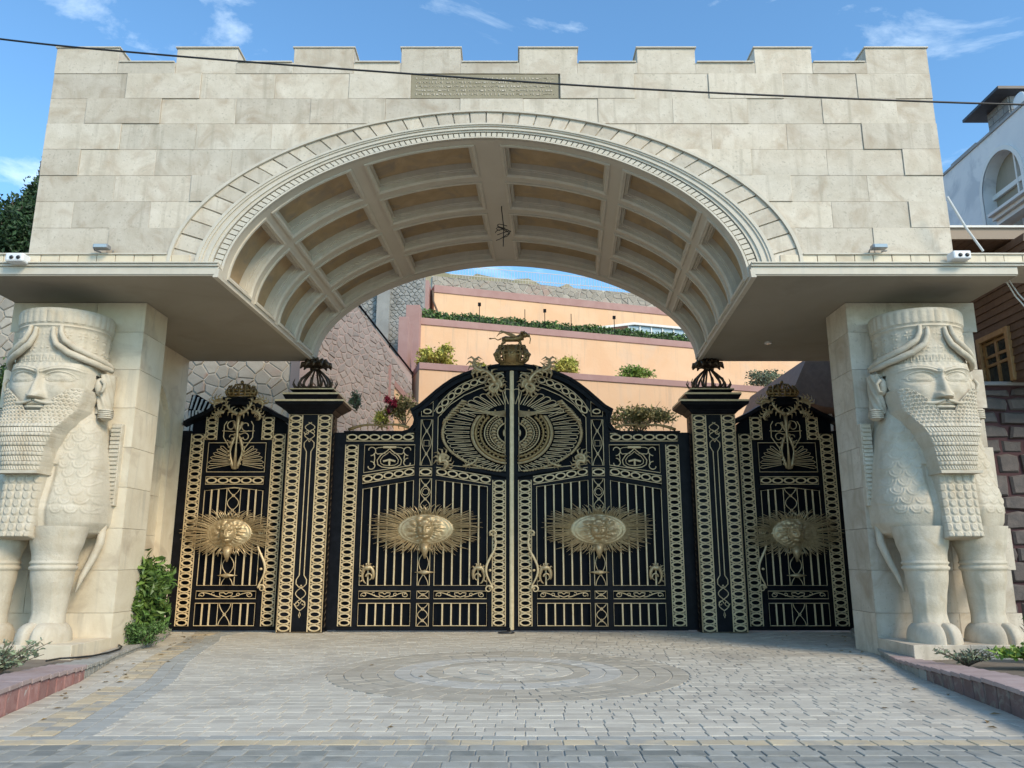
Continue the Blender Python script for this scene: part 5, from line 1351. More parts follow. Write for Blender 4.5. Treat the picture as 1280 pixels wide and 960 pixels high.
# ================================================================== WALLS AND TERRACES BEHIND
def clip(poly, a, b, c):     # keep a*x+b*y<=c
    o = []
    for i in range(len(poly)):
        p, q = poly[i], poly[(i+1) % len(poly)]; dp, dq = a*p[0]+b*p[1]-c, a*q[0]+b*q[1]-c
        if dp <= 0: o.append(p)
        if dp*dq < 0: f = dp/(dp-dq); o.append((p[0]+(q[0]-p[0])*f, p[1]+(q[1]-p[1])*f))
    return o
def voronoi(region, cw, ch, jit, seed, gap):
    rr = random.Random(seed); xs_ = [p[0] for p in region]; ys_ = [p[1] for p in region]
    nx, ny = int((max(xs_)-min(xs_))/cw)+2, int((max(ys_)-min(ys_))/ch)+2; S_ = {}
    for j in range(-1, ny+1):
        for i in range(-1, nx+1):
            S_[i, j] = (min(xs_)+(i+.5+(.5 if j % 2 else 0)+rr.uniform(-jit, jit))*cw, min(ys_)+(j+.5+rr.uniform(-jit, jit)*.8)*ch)
    n = len(region); ar = sum(region[i][0]*region[(i+1)%n][1]-region[(i+1)%n][0]*region[i][1] for i in range(n))
    reg = region if ar > 0 else region[::-1]; out_ = []
    for (i, j), (px_, py_) in S_.items():
        poly = [(px_-2*cw, py_-2*ch), (px_+2*cw, py_-2*ch), (px_+2*cw, py_+2*ch), (px_-2*cw, py_+2*ch)]
        for dj in (-2, -1, 0, 1, 2):
            for di in (-2, -1, 0, 1, 2):
                if (di or dj) and (i+di, j+dj) in S_:
                    qx, qy = S_[i+di, j+dj]; a, b = qx-px_, qy-py_; l = math.hypot(a, b)
                    c = (a*(px_+qx)/2+b*(py_+qy)/2)-gap*l/2
                    poly = clip(poly, a, b, c)
                    if len(poly) < 3: break
            if len(poly) < 3: break
        if len(poly) < 3: continue
        for k in range(len(reg)):
            p, q = reg[k], reg[(k+1) % len(reg)]; a, b = q[1]-p[1], -(q[0]-p[0]); poly = clip(poly, a, b, a*p[0]+b*p[1])
            if len(poly) < 3: break
        if len(poly) < 3: continue
        A = abs(sum(poly[k][0]*poly[(k+1)%len(poly)][1]-poly[(k+1)%len(poly)][0]*poly[k][1] for k in range(len(poly))))/2
        if A > .06*cw*ch: out_.append(poly)
    return out_
class Plane:
    """vertical wall through two ground points; s along it, z up, d out towards the camera"""
    def __init__(s, P, Q):
        s.P = Vector((P[0], P[1], 0)); s.u = (Vector((Q[0], Q[1], 0))-s.P).normalized(); s.L = (Vector((Q[0], Q[1], 0))-s.P).length; s.n = Vector((s.u.y, -s.u.x, 0))
    def hit(s, u, v):
        a, b, c = ray(u, v); o = Vector((0, 0, H)); d = Vector((a, b, c)); t = (s.P-o).dot(s.n)/d.dot(s.n); p = o+d*t
        return ((p-s.P).dot(s.u), p.z)
    def w(s, x, d, z): p = s.P+s.u*x+s.n*d; return (p.x, p.y, z)
    def poly(s, mb, pts, d0, d1): # prism from depth d0 (back) to d1 (front)
        t = MB(); t.prism(pts, -d1, -d0); mb.add([s.w(x, -y, z) for x, y, z in t.v], t.f)
    def bpoly(s, mb, pts, d0, d1, b):
        t = MB(); t.bprism(pts, -d1, -d0, b); mb.add([s.w(x, -y, z) for x, y, z in t.v], t.f)
    def box(s, mb, x0, x1, z0, z1, d0, d1): s.poly(mb, [(x0, z0), (x1, z0), (x1, z1), (x0, z1)], d0, d1)
def rubble_wall(name, label, pl, region, cw, ch, gap, mat, mort, seed, vis=None, depth=.05, thick=.5, jit=.48, limit=300, group=None, cat='wall', bev=.022):
    t = thing(name, label, cat, tuple(pl.w(pl.L/2, 0, 0)), group)
    b = MB(); pl.poly(b, region, -thick, 0); obj('wall_core', b, mort, t)
    rr = random.Random(seed); polys = voronoi(region, cw, ch, jit, seed, gap)
    if vis: polys.sort(key=lambda p: not vis(sum(q[0] for q in p)/len(p), sum(q[1] for q in p)/len(p)))
    rest = MB()
    for k, p in enumerate(polys):
        d = depth*rr.uniform(.45, 1.2)
        if k < limit: m_ = MB(); pl.bpoly(m_, p, -.02, d, min(bev, cw*.12)); obj('stone', m_, mat, t)
        else: pl.bpoly(rest, p, -.02, d, min(bev, cw*.12))
    if rest.v: tag(obj('stone_field', rest, mat, t), kind='stuff')
    return t
# big-stone wall behind the left pillar
plA = Plane((-19, 24), (-6.55, 24))
rubble_wall('rubble_wall', 'wall of large grey and tan rubble stones behind the left side gate', plA, [(0, 0), (plA.L, 0), (plA.L, 10.4), (0, 10.4)],   .54, .27, .026, RUB, RUBM, 31,
            vis=lambda x, z: (x-19 < -14.2 and z > 7) or (-11 < x-19 and z > 5.2), thick=.8)
plB = Plane((-6.55, 24.0), (-3.72, 28.4))
tB = plB.hit(447, 383); tE = plB.hit(505, 466)
regB = [(0, 0), (plB.L, 0), (plB.L, tE[1]), tB, (0, tB[1]+(tB[0])*(tB[1]-tE[1])/(tE[0]-tB[0]))]
rubble_wall('pink_rubble_wall', 'steeply sloping retaining wall of pinkish rubble left of the terraces', plB, regB, .30, .19, .025, PINKR, PINKM, 32, vis=lambda x, z: z > 6.3, depth=.03, jit=.5)
m = MB(); a, b = regB[4], regB[2]
m.tube([plB.w(a[0], .05, a[1]+.05), plB.w(tB[0], .05, tB[1]+.05), plB.w(b[0], .05, b[1]+.05)], .035, 8)
for k in range(5): f = k/4; x = a[0]+(b[0]-a[0])*f; z = a[1]+(b[1]-a[1])*f; m.tube([plB.w(x, .0, z-.1), plB.w(x, .05, z+.05)], .02, 6)
tag(obj('handrail', m, BLACK, loc=(-5, 26, 8), smooth=True), 'thin black handrail running down the top of the pink rubble wall', 'handrail')
m = MB(); plB.box(m, -.28, .12, 0, regB[4][1], -.3, .12); tag(obj('corner_pilaster', m, PINKM, loc=(-6.6, 24, 0)), 'pinkish mortar pilaster where the two rubble walls meet', 'pilaster')
plC = Plane((-12, 36), (-4.25, 36))
zc = plC.hit(500, 338)[1]
rubble_wall('block_wall', 'tall grey wall of small squared stone blocks seen through the arch', plC, [(0, 0), (plC.L, 0), (plC.L, zc), (0, zc+2)], .27, .15, .02, GREYR, GREYR, 33, vis=lambda x, z: x > 4.5 and z > 9, depth=.05, jit=.22)
m = MB(); plC.box(m, 5.55, 6.15, 0, zc-.2, 0, .35); tag(obj('buttress', m, GREYR, loc=(-6, 36, 0)), 'paler grey stone buttress on the tall block wall', 'buttress')
# stucco terraces
def terrace(name_label, P, Q, zt, thick, cop=.30, pier=None, z0=0):
    pl = Plane(P, Q); t = thing('terrace_wall', name_label, 'terrace wall', (P[0], P[1], 0), 'stucco terrace walls on the hillside')
    m = MB(); pl.box(m, 0, pl.L, z0, zt-cop, -thick, 0); obj('stucco_face', m, PEACH, t)
    m = MB(); pl.box(m, -.02, pl.L, zt-cop+.002, zt, -thick, .06); obj('coping', m, MAUVE, t, bevel=.01)
    return pl, t
pT3, tT3 = terrace('lowest peach stucco terrace wall just above the main gate', (-3.6, 29.6), (22, 37.2), 9.15, 4.5, .26)
pT2, tT2 = terrace('middle peach stucco terrace wall under the long hedge', (-4.35, 34), (24, 42.8), 12.38, 6.0, .32)
pT1, tT1 = terrace('upper peach stucco terrace wall behind the hedge', (-4.2, 40.3), (26, 49.6), 16.2, 6.0, .42)
def mpier(u0, u1, vt, Y, lab):
    a, b = atY(u0, vt, Y), atY(u1, vt, Y); m = MB(); m.box(a.x, Y-.35, 0, b.x, Y+1.0, a.z)
    tag(obj('terrace_pier', m, MAUVE, loc=(a.x, Y, 0), bevel=.01), lab, 'pier', 'mauve piers at the left ends of the terraces')
mpier(523, 537, 353, 40.2, 'tallest mauve pier at the left end of the upper terrace'); mpier(509, 526, 384, 33.8, 'mauve pier at the left end of the middle terrace'); mpier(500, 512, 399, 30.5, 'lowest mauve pier beside the pink rubble wall')
m = MB(); a = atY(541, 364, 40.1); b = atY(547, 390, 40.1)
m.tube([(a.x, 40.0, a.z), (a.x+.05, 40.0, a.z-.6), (b.x, 40.0, b.z)], .06, 6); tag(obj('drain_pipe', m, TRUNK, loc=(a.x, 40, 0)), 'short dark drain pipe at the left end of the upper terrace', 'pipe')
plD = Plane((-5.0, 46.5), (28, 56))
zd = plD.hit(560, 347)[1]
rubble_wall('hilltop_stone_wall', 'long grey rubble wall crossing the hilltop above the stucco terraces', plD, [(0, 14), (plD.L, 14), (plD.L, zd+.5), (0, zd)], .55, .28, .03, RUB, RUBM, 34, vis=lambda x, z: 1 < x < 20 and z > 16, depth=.05)
m = MB()
for k in range(96):
    x = 1.2+k*.19; z0 = zd+(x/plD.L)*.5; plD.box(m, x, x+.018, z0, z0+.80, -.10, -.07)
fz = thing('picket_fence', 'pale thin picket fence along the hilltop stone wall', 'fence', tuple(plD.w(9, 0, zd)))
tag(obj('picket', m, RUBM, fz), kind='stuff')
m = MB(); 
for h_ in (.25, .85): plD.poly(m, [(1.1, zd+h_), (19.5, zd+h_+.28), (19.5, zd+h_+.32), (1.1, zd+h_+.04)], -.07, -.05)
obj('fence_rail', m, RUBM, fz)
# hillside
def hz(x, y):
    k = min(max((y-20)/40, 0), 1); top = 23.4-.14*max(x+4, 0)-.25*max(x-2, 0); z = -0.3+k*top
    return z+.35*math.sin(x*.9+y*.4)*k+.25*math.sin(x*2.3-y*.7)*k
m = MB()
RD = [(tuple(atY(u, v, 64))[0], tuple(atY(u, v, 64))[2]) for u, v in ((-200, 300), (400, 322), (540, 334), (610, 340), (690, 351), (760, 366), (900, 392), (1500, 430))]
def hillz(x, k):
    z = interp(x, RD); n_ = .22*math.sin(x*1.9)+.16*math.sin(x*4.3+1)+.12*math.sin(x*9.7)
    return (z+n_)*(1-(1-k)*.30) if k <= 1 else z*(1-.2*(k-1))
m.grid(150, 14, lambda u, v: (-75+165*u, 57+v*16, hillz(-75+165*u, v*2.3)+.25*math.sin(u*300+v*20)*(v < .4)))
tag(obj('hillside', m, HILL, smooth=True), kind='structure')
m = MB(); m.add([(-60, 44, -.1), (-60, 56, 12), (60, 56, 12), (60, 44, -.1)], [(0, 3, 2, 1)]); tag(obj('lower_slope', m, HILL), kind='structure')
# hedge, posts and pale ledge on the middle terrace
def alongT2(x, d, z): return pT2.w(x, d, z)
hd = thing('hedge', 'long clipped dark green hedge running along the middle terrace', 'hedge', tuple(pT2.w(8, -.4, 12.3)))
m = MB(); rr = np.random.RandomState(4); n = 15000
X_ = rr.rand(n)*17.5+.1; Dp = -.15-rr.rand(n)*.9; Zz = 12.30+rr.rand(n)*.55+.05*np.sin(X_*3); dr = rr.normal(size=(n, 3)); dr /= np.linalg.norm(dr, axis=1)[:, None]; e2 = np.cross(dr, rr.normal(size=(n, 3))); e2 /= np.linalg.norm(e2, axis=1)[:, None]
for k in range(n):
    p = Vector(pT2.w(X_[k], Dp[k], Zz[k])); a = Vector(dr[k])*.075; b = Vector(e2[k])*.04
    i = len(m.v); m.v += [tuple(p-a), tuple(p+b), tuple(p+a), tuple(p-b)]; m.f.append((i, i+1, i+2, i+3))
obj('foliage', m, LEAF, hd)
m = MB(); pT2.box(m, .2, 17.5, 12.25, 12.7, -.95, -.3); obj('hedge_core', m, LEAFD, hd)
for k, (u, v) in enumerate(((599, 386), (656, 392), (681, 396), (714, 398), (768, 402))):
    x, z = pT2.hit(u, v+16); m = MB(); m.tube([pT2.w(x, .02, 12.38), pT2.w(x, .02, 13.25)], .02, 6); 
    if k in (0, 2, 4): m.box(*[c-.07 for c in pT2.w(x, .02, 13.28)], *[c+.07 for c in pT2.w(x, .02, 13.28)])
    tag(obj('garden_light_post', m, BLACK, loc=pT2.w(x, .02, 12.38)), ['leftmost thin black post in the hedge, with a lamp head', 'bare thin post in the hedge left of the middle lamp post', 'middle black post in the hedge, with a lamp head', 'bare thin post in the hedge right of the middle lamp post', 'rightmost black lamp post in the hedge near the pavilion'][k], 'light post', 'slim posts along the hedge')
m = MB(); pT1.box(m, .1, 3.0, 13.35, 13.62, .05, 1.2); tag(obj('ledge', m, WTRIM, loc=pT1.w(2, 1, 13.4)), 'pale concrete ledge behind the left end of the hedge', 'ledge')
m = MB(); pT1.box(m, 2.4, 10.5, 12.9, 13.45, .02, .5); tag(obj('low_parapet', m, PEACH, loc=pT1.w(6, .5, 13)), 'low pale parapet behind the middle of the hedge', 'parapet')
pv = thing('glazed_pavilion', 'white framed glazed pavilion at the right end of the hedge', 'pavilion', tuple(pT2.w(12, -2, 12.4)))
x0 = pT2.hit(772, 412)[0]; x1 = x0+4.8
m = MB(); pT2.poly(m, [(x0-1.2, 13.05), (x0+1.6, 13.62), (x1+1, 13.62), (x1+1, 13.50), (x0+1.6, 13.50), (x0-1.2, 12.92)], -3, -1.4); obj('roof', m, WTRIM, pv)
for k in range(7): x = x0+1.3+k*.65; m = MB(); pT2.box(m, x, x+.07, 12.4, 13.5, -1.60, -1.5); obj('post', m, WTRIM, pv)
for k in range(6): x = x0+1.38+k*.65; m = MB(); pT2.box(m, x, x+.56, 12.4, 13.49, -1.58, -1.55); obj('pane', m, PGLASS, pv)
# stair flank walls left of the terraces
def flank(pts, Y, lab):
    t = thing('stair_flank', lab, 'stair wall', tuple(atY(pts[0][0], pts[0][1], Y)), 'stucco stair walls beside the pink rubble wall')
    P = [tuple(atY(u, v, Y))[::2] for u, v in pts]
    m = MB(); m.prism(P+[(P[-1][0], 3), (P[0][0], 3)], Y, Y+.8); obj('stucco_face', m, PEACH, t)
    m = MB(); m.prism(P+[(x, z-.22) for x, z in reversed(P)], Y-.05, Y+.85); obj('coping', m, MAUVE, t)
flank([(449, 497), (455, 470), (476, 489)], 27.0, 'small mauve capped stucco gable nearest the left gate pier')
flank([(487, 468), (508, 492), (528, 508)], 27.6, 'mauve capped stair wall sloping down behind the red flowers')
m = MB(); a, b = atY(481, 456, 27.3), atY(489, 456, 27.3); m.box(a.x, 27.3, 3, b.x, 27.8, a.z); tag(obj('stair_pillar', m, MAUVE, loc=(a.x, 27.3, 3)), 'slim mauve pillar beside the red flowers', 'pillar')
# planting on the terraces
def sh(name, lab, u, v, Y, ru, rv, n, size, mat, seed, **k):
    c = atY(u, v, Y); s = Y*1.02/F; return shrub(name, lab, tuple(c), (ru*s, ru*s*.8, rv*s), n, size, mat, seed, **k)
sh('yellow_shrub', 'yellow green feathery shrub at the left end of the lower terrace', 545, 446, 30.6, 29, 15, 2600, .15, LEAFY, 41, clump=13)
sh('yellow_shrub', 'small yellow green sprig left of the gate crest', 598, 461, 31.2, 16, 10, 1000, .14, LEAFY, 42, clump=7)
sh('yellow_shrub', 'rounded yellow green bush right of the gate crest', 711, 460, 32.4, 21, 17, 2400, .13, LEAFY, 43, clump=12)
sh('green_shrub', 'spreading green bush on the lower terrace below the right of the hedge', 791, 467, 33.2, 25, 14, 2200, .14, LEAFB, 44, clump=11)
sh('pale_shrub', 'pale wispy shrub above the right side gate', 957, 472, 35.5, 30, 14, 1400, .13, LEAFG, 45, clump=9)
sh('brown_shrub', 'brownish loose shrub behind the right shoulder of the gate', 800, 520, 27.5, 46, 20, 2600, .13, LEAFBR, 46, clump=15)
sh('brown_shrub', 'wispy brownish sprigs left of the gate shoulder', 506, 512, 24.6, 26, 22, 1500, .11, LEAFBR, 47, clump=10)
sh('yellow_shrub', 'yellow leaved plant under the red flowers', 478, 522, 24.4, 14, 15, 900, .10, LEAFY, 48, clump=7)
sh('red_flowers', 'cluster of crimson flowers left of the main gate', 489, 504, 24.2, 9, 12, 700, .10, LEAFR, 49, clump=6, cat='flowers')
sh('green_sprig', 'small green sprig right of the left pier finial', 446, 498, 23.0, 10, 16, 420, .10, LEAFG, 50, clump=6)
sh('dark_bush', 'dark green bush behind the left statue at the picture edge', 2, 492, 20, 12, 40, 1500, .12, LEAF, 51, clump=10)

# ================================================================== RIGHT HAND BUILDINGS AND WALL
def atX(u, v, X): a, b, c = ray(u, v); t = X/a; return Vector((X, b*t, H+c*t))
pS = Plane((8.96, 16.2), (14.5, 16.2))
t = thing('maroon_stone_wall', 'dark stone wall with maroon mortar behind the right statue', 'wall', (11, 16.2, 0))
m = MB(); pS.box(m, 0, 5.5, 0, 5.24, -.5, 0); obj('wall_core', m, DMORT, t)
rr = random.Random(6); z = .1
while z < 5.1:
    h_ = rr.choice([.30, .36, .42, .46]); x = -.2+rr.uniform(0, .3); h_ = min(h_, 5.2-z)
    while x < 5.4:
        l = rr.uniform(.42, .80); q = lambda: rr.uniform(-.03, .03)
        P = [(x+.03+q(), z+.03+q()), (x+l-.03+q(), z+.03+q()), (x+l-.03+q(), z+h_*.5), (x+l-.04+q(), z+h_-.03+q()), (x+l*.5, z+h_-.02+q()), (x+.03+q(), z+h_-.03+q())]
        m = MB(); pS.bpoly(m, P, -.02, rr.uniform(.03, .09), .035); obj('stone', m, DSTONE, t); x += l
    z += h_
m = MB(); pS.box(m, -.4, 5.5, 5.242, 5.32, -.55, .10); obj('coping', m, CONC, t, bevel=.008)
# brown clapboard house
hs = thing('clapboard_house', 'brown clapboard house wall with a varnished window beyond the right pillar', 'house', (10.6, 18, 5.3))
XW = 10.5
m = MB(); m.box(XW+.03, 15.0, 5.3, XW+4, 22, 8.2); obj('wall_core', m, BWOOD, hs)
wa, wb = atX(1229, 430, XW), atX(1260, 415, XW)
wy0, wy1 = wb.y, wa.y; wz0, wz1 = 5.3, wa.z
for k in range(17):
    z = 5.3+k*.17
    segs = [(15.0, 22.0)] if z > wz1 else [(15.0, wy0), (wy1, 22.0)]
    for a, b in segs:
        m = MB(); m.add([(XW-.045, a, z), (XW-.045, b, z), (XW-.012, b, z+.175), (XW-.012, a, z+.175), (XW+.03, a, z), (XW+.03, b, z), (XW+.03, b, z+.175), (XW+.03, a, z+.175)],
                        [(0, 3, 2, 1), (0, 1, 5, 4), (0, 4, 7, 3), (1, 2, 6, 5), (3, 7, 6, 2)]); obj('clapboard', m, BWOOD, hs)
wn = MB()
for y0, y1, z0, z1 in ((wy0-.12, wy0, wz0, wz1+.12), (wy1, wy1+.12, wz0, wz1+.12), (wy0, wy1, wz1, wz1+.12)): wn.box(XW-.10, y0, z0, XW+.0, y1, z1)
wo = obj('window', wn, WFRAME, hs, bevel=.01)
m = MB(); ym = (wy0+wy1)/2
for y in (wy0+.03, ym, wy1-.03): m.box(XW-.02, y-.035, wz0, XW+.02, y+.035, wz1)
for z in (wz0+.5, wz1-.35, wz1-.05): m.box(XW-.018, wy0, z-.03, XW+.018, wy1, z+.03)
obj('window_bar', m, WFRAME, wo)
m = MB(); m.box(XW+.02, wy0, wz0, XW+.025, wy1, wz1); obj('pane', m, GLASS, wo)
# boarded eaves over it
ev = thing('boarded_eaves', 'dark brown boarded eaves with pale edge above the clapboard house', 'eaves', (11, 15.6, 8.3))
ez = 1.65+.4285*15.5
m = MB(); m.box(8.6, 15.5, ez-.02, 15, 15.56, ez+.22); obj('fascia_board', m, M('eave_fascia', (.30,.235,.18), .7, bump=.1), ev)
m = MB(); m.box(8.6, 15.45, ez+.225, 15, 15.8, ez+.27); obj('gutter_edge', m, WTRIM, ev)
for k in range(30): x = 8.62+.21*k; m = MB(); m.box(x+.008, 15.56, ez+.0, x+.202, 21, ez+.03); obj('soffit_board', m, BWOOD, ev)
m = MB(); m.box(8.6, 15.57, ez+.035, 15, 21, ez+.2); obj('eave_deck', m, BWOOD, ev)
# second eaves seen between gate and right jamb
e2 = thing('dark_eaves', 'dark brown eaves and wall seen beside the right gate jamb', 'eaves', (9.6, 25, 6))
P = [tuple(atY(u, v, 24))[::2] for u, v in ((1008, 448), (1060, 440), (1060, 512), (1028, 508), (988, 496))]
m = MB(); m.prism(P, 24, 30); obj('eave_soffit', m, BWOOD, e2)
P = [tuple(atY(u, v, 25))[::2] for u, v in ((1026, 505), (1080, 505), (1080, 620), (1026, 620))]
m = MB(); m.prism(P, 25, 29); obj('wall', m, MAUVE, e2)
for k in range(3): a = atY(1029+6*k, 505, 24.9); m = MB(); m.box(a.x, 24.85, 3, a.x+.08, 24.99, a.z); obj('post', m, WTRIM if k == 1 else BWOOD, e2)
# white house with arched window and chimney
wh = thing('white_house', 'white rendered house with arched window rising behind the boarded eaves', 'house', (13.2, 19, 8))
XH = 13.0; a, b = atX(1180, 214, XH), atX(1300, 120, XH); zt = (a.z+b.z)/2
ac = atX(1252, 230, XH); ay = ac.y; aw = .82; az0, az1 = 9.6, atX(1252, 232, XH).z
pts = [(ay-aw, az0)]+[(ay-aw*math.cos(pi*i/20), az1+aw*1.15*math.sin(pi*i/20)) for i in range(21)]+[(ay+aw, az0)]
m = MB(); Pl = [(14, az0)]+pts+[(24, az0)]; n = len(Pl)
m.add([(XH, y, z) for y, z in Pl]+[(XH, y, zt) for y, z in Pl], [(i, i+1, i+1+n, i+n) for i in range(n-1)])
m.add([(XH, 14, 5), (XH, 24, 5), (XH, 24, az0), (XH, 14, az0)], [(0, 1, 2, 3)]); m.add([(XH, 24, 5), (XH+5, 24, 5), (XH+5, 24, zt), (XH, 24, zt)], [(0, 1, 2, 3)])
m.add([(XH, y, z) for y, z in pts]+[(XH+.5, y, z) for y, z in pts], [(i, i+1, i+1+len(pts), i+len(pts)) for i in range(len(pts)-1)])
m.add([(XH, 14, zt), (XH, 24, zt), (XH+5, 24, zt), (XH+5, 14, zt)], [(0, 1, 2, 3)]); obj('rendered_wall', m, WHITEW, wh)
m = MB(); Q = [(y, z) for y, z in pts]
vs = []; 
for i, (y, z) in enumerate(Q):
    dy, dz = y-ay, max(z-az1, 0); l = math.hypot(dy, dz) or 1; e = .12; oy, oz = (y+math.copysign(e, dy), z) if z <= az1 else (y+dy/l*e, z+dz/l*e)
    vs += [(XH-.03, y, z), (XH-.03, oy, oz), (XH+.01, oy, oz)]
m.add(vs, [(i*3, i*3+3, i*3+4, i*3+1) for i in range(len(Q)-1)]+[(i*3+1, i*3+4, i*3+5, i*3+2) for i in range(len(Q)-1)]); af = obj('arched_window', m, WTRIM, wh)
m = MB(); m.add([(XH+.35, y, z) for y, z in pts], [tuple(range(len(pts)))]); obj('recess_wall', m, SLAB, af)
m = MB(); m.box(XH+.25, ay-aw, az1-.05, XH+.34, ay+aw, az1+.08); m.box(XH+.25, ay-aw, az1-.85, XH+.34, ay+aw, az1-.74); m.box(XH+.24, ay-.3, az0, XH+.33, ay-.24, az1+.9); obj('glazing_bar', m, WTRIM, af)
m = MB()
for k, (o, h0, h1) in enumerate(((.0, 0, .12), (.10, .125, .22), (.22, .225, .30))): m.box(XH-.35-o, 14, 10.15+h0, XH+.02, ay-.1, 10.15+h1)
obj('balcony_cornice', m, WTRIM, wh)
m = MB(); m.box(XH-.04, 14, zt+.002, XH+.3, 24, zt+.07); obj('roof_edge', m, CONC, wh)
ch = thing('chimney_tower', 'slate block chimney tower with black pitched roof on the white house', 'chimney', (XH+1.3, 18.5, zt))
c0 = atX(1222, 172, XH+.6)
cy0, cy1 = 19.25, 20.2
m = MB(); m.box(XH+.62, cy0+.02, zt, XH+2.38, cy1-.02, zt+1.12); obj('tower_core', m, SLATE, ch)
for r_ in range(5):
    z = zt+.02+r_*.23; n = 2
    for k in range(n+ (r_ % 2)):
        y0 = cy0+(k-(.5 if r_ % 2 else 0))*(cy1-cy0)/n; y1 = y0+(cy1-cy0)/n; y0, y1 = max(y0, cy0), min(y1, cy1)
        m = MB(); m.box(XH+.58, y0+.01, z+.008, XH+.62, y1-.01, z+.222); obj('block', m, SLATE, ch)
    for k in range(3): m = MB(); x = XH+.62+k*.585; m.box(x+.01, cy0-.02, z+.008, x+.575, cy0+.02, z+.222); obj('block', m, SLATE, ch)
m = MB(); xa, xb = XH+.1, XH+2.9; ya, yb = cy0-.38, cy1+.38; z0 = zt+1.12
m.add([(xa, ya, z0), (xb, ya, z0), (xb, yb, z0), (xa, yb, z0), (xa+.7, ya+.6, z0+.45), (xb-.9, ya+.6, z0+.45), (xb-.9, yb-.6, z0+.45), (xa+.7, yb-.6, z0+.45), (xa, ya, z0+.08), (xb, ya, z0+.08), (xb, yb, z0+.08), (xa, yb, z0+.08)],
      [(0, 3, 2, 1), (4, 5, 6, 7), (8, 9, 5, 4), (9, 10, 6, 5), (10, 11, 7, 6), (11, 8, 4, 7), (0, 1, 9, 8), (1, 2, 10, 9), (2, 3, 11, 10), (3, 0, 8, 11)]); obj('roof', m, ROOFD, ch)
m = MB(); m.box(XH+.4, 20.6, zt+.07, XH+1.6, 21.9, zt+.5); obj('roof_box', m, CONC, wh)
m = MB(); dd = atX(1274, 126, XH+.3); m.ball(tuple(dd), (.05, .26, .22), 14, 8); m.tube([tuple(dd), (dd.x, dd.y, zt+.05)], .03, 6); tag(obj('satellite_dish', m, WPLAST, loc=tuple(dd), smooth=True), 'small white dish by the chimney tower where the cable ends', 'dish')

# ================================================================== TREES AT LEFT
def tree(lab, u, v, Y, ru, rv, n, size, seed, clump=30):
    c = atY(u, v, Y); s = Y*1.05/F; t = thing('evergreen_tree', lab, 'tree', (c.x, Y, 0), 'dark evergreens beyond the left end of the arch')
    m = MB(); m.tube([(c.x, Y, 0), (c.x+.2, Y, c.z*.5), (c.x, Y, c.z), (c.x+.1, Y, c.z+rv*s*.6)], [.35, .28, .2, .05], 8)
    rr = random.Random(seed)
    for k in range(14):
        a = rr.uniform(0, 2*pi); z = c.z+rr.uniform(-.7, .7)*rv*s; m.tube([(c.x, Y, z-.4), (c.x+math.cos(a)*ru*s*.5, Y+math.sin(a)*ru*s*.4, z), (c.x+math.cos(a)*ru*s*.85, Y+math.sin(a)*ru*s*.7, z+.2)], [.09, .06, .02], 5)
    obj('trunk', m, TRUNK, t); obj('crown', leaves(tuple(c), (ru*s, ru*s*.8, rv*s), n, size, seed, clump, 2.0, up=.3), LEAFD, t)
tree('broad dark evergreen at the far left above the slab', 8, 285, 28, 50, 58, 14000, .20, 61)
tree('evergreen with ragged crown touching the wall edge at the left', 52, 262, 30, 24, 55, 6000, .18, 62, 16)
tree('tall thin evergreen shoot just left of the wall corner', 57, 205, 31, 11, 34, 1300, .17, 63, 8)

# ================================================================== SMALL THINGS
m = MB(); pts = [(-260, 12), (0, 51), (150, 64), (305, 77.5), (480, 90), (640, 101.5), (820, 113), (990, 120.5), (1165, 127.5), (1280, 131), (1500, 136)]
P = [tuple(atY(u, v, 12.2)) for u, v in pts]; Q = []
for i in range(len(P)-1):
    for k in range(6): Q.append(tuple(P[i][j]+(P[i+1][j]-P[i][j])*k/6 for j in range(3)))
Q = [tuple(sum(Q[min(max(i+d, 0), len(Q)-1)][j] for d in range(-4, 5))/9 for j in range(3)) for i in range(len(Q))]
m.tube(Q, .017, 8); tag(obj('power_cable', m, CABLE, loc=(0, 12.2, 10), smooth=True), 'thick black overhead cable sagging across the top of the arch', 'cable')
def floodlight(u, lab):
    p = atY(u, 310, YF-.15); t = thing('floodlight', lab, 'floodlight', tuple(p), 'floodlights on the arch wall')
    m = MB(); m.box(p.x-.13, YF-.24, p.z-.03, p.x+.13, YF-.10, p.z+.05); obj('lamp_housing', m, ALU, t, bevel=.012)
    m = MB(); m.box(p.x-.11, YF-.252, p.z-.022, p.x+.11, YF-.243, p.z+.036); obj('lens', m, PGLASS, t)
    m = MB(); m.tube([(p.x-.10, YF, p.z-.02), (p.x-.15, YF-.12, p.z-.03), (p.x-.13, YF-.2, p.z-.02)], .014, 6); m.tube([(p.x+.12, YF, p.z), (p.x+.17, YF-.10, p.z-.035)], .012, 6); obj('bracket', m, ALU, t)
floodlight(128, 'grey floodlight on the wall above the left statue'); floodlight(1098, 'grey floodlight on the wall above the right statue')
def camera_unit(u, v, lab):
    p = atY(u, v, YF-.25); t = thing('security_camera', lab, 'camera', tuple(p), 'white security cameras on the cornice')
    m = MB(); m.box(p.x-.16, YF-.36, p.z-.075, p.x+.16, YF-.12, p.z+.085); obj('housing', m, WPLAST, t, bevel=.03)
    m = MB()
    for q in (-.06, .06): m.ball((p.x+q+.02, YF-.365, p.z-.005), (.038, .02, .034), 12, 8)
    obj('lens', m, DPLAST, t, smooth=True)
    m = MB(); m.tube([(p.x, YF-.15, p.z), (p.x, YF+.0, p.z)], .03, 8); obj('mount', m, WPLAST, t)
camera_unit(22, 324, 'white twin lens security camera at the left end of the cornice'); camera_unit(1199, 321, 'white security camera on the cornice above the right pillar edge')
t = thing('downlight', 'small round ceiling spotlight under the right slab', 'spotlight', tuple(atZ(960, 428, ZS)))
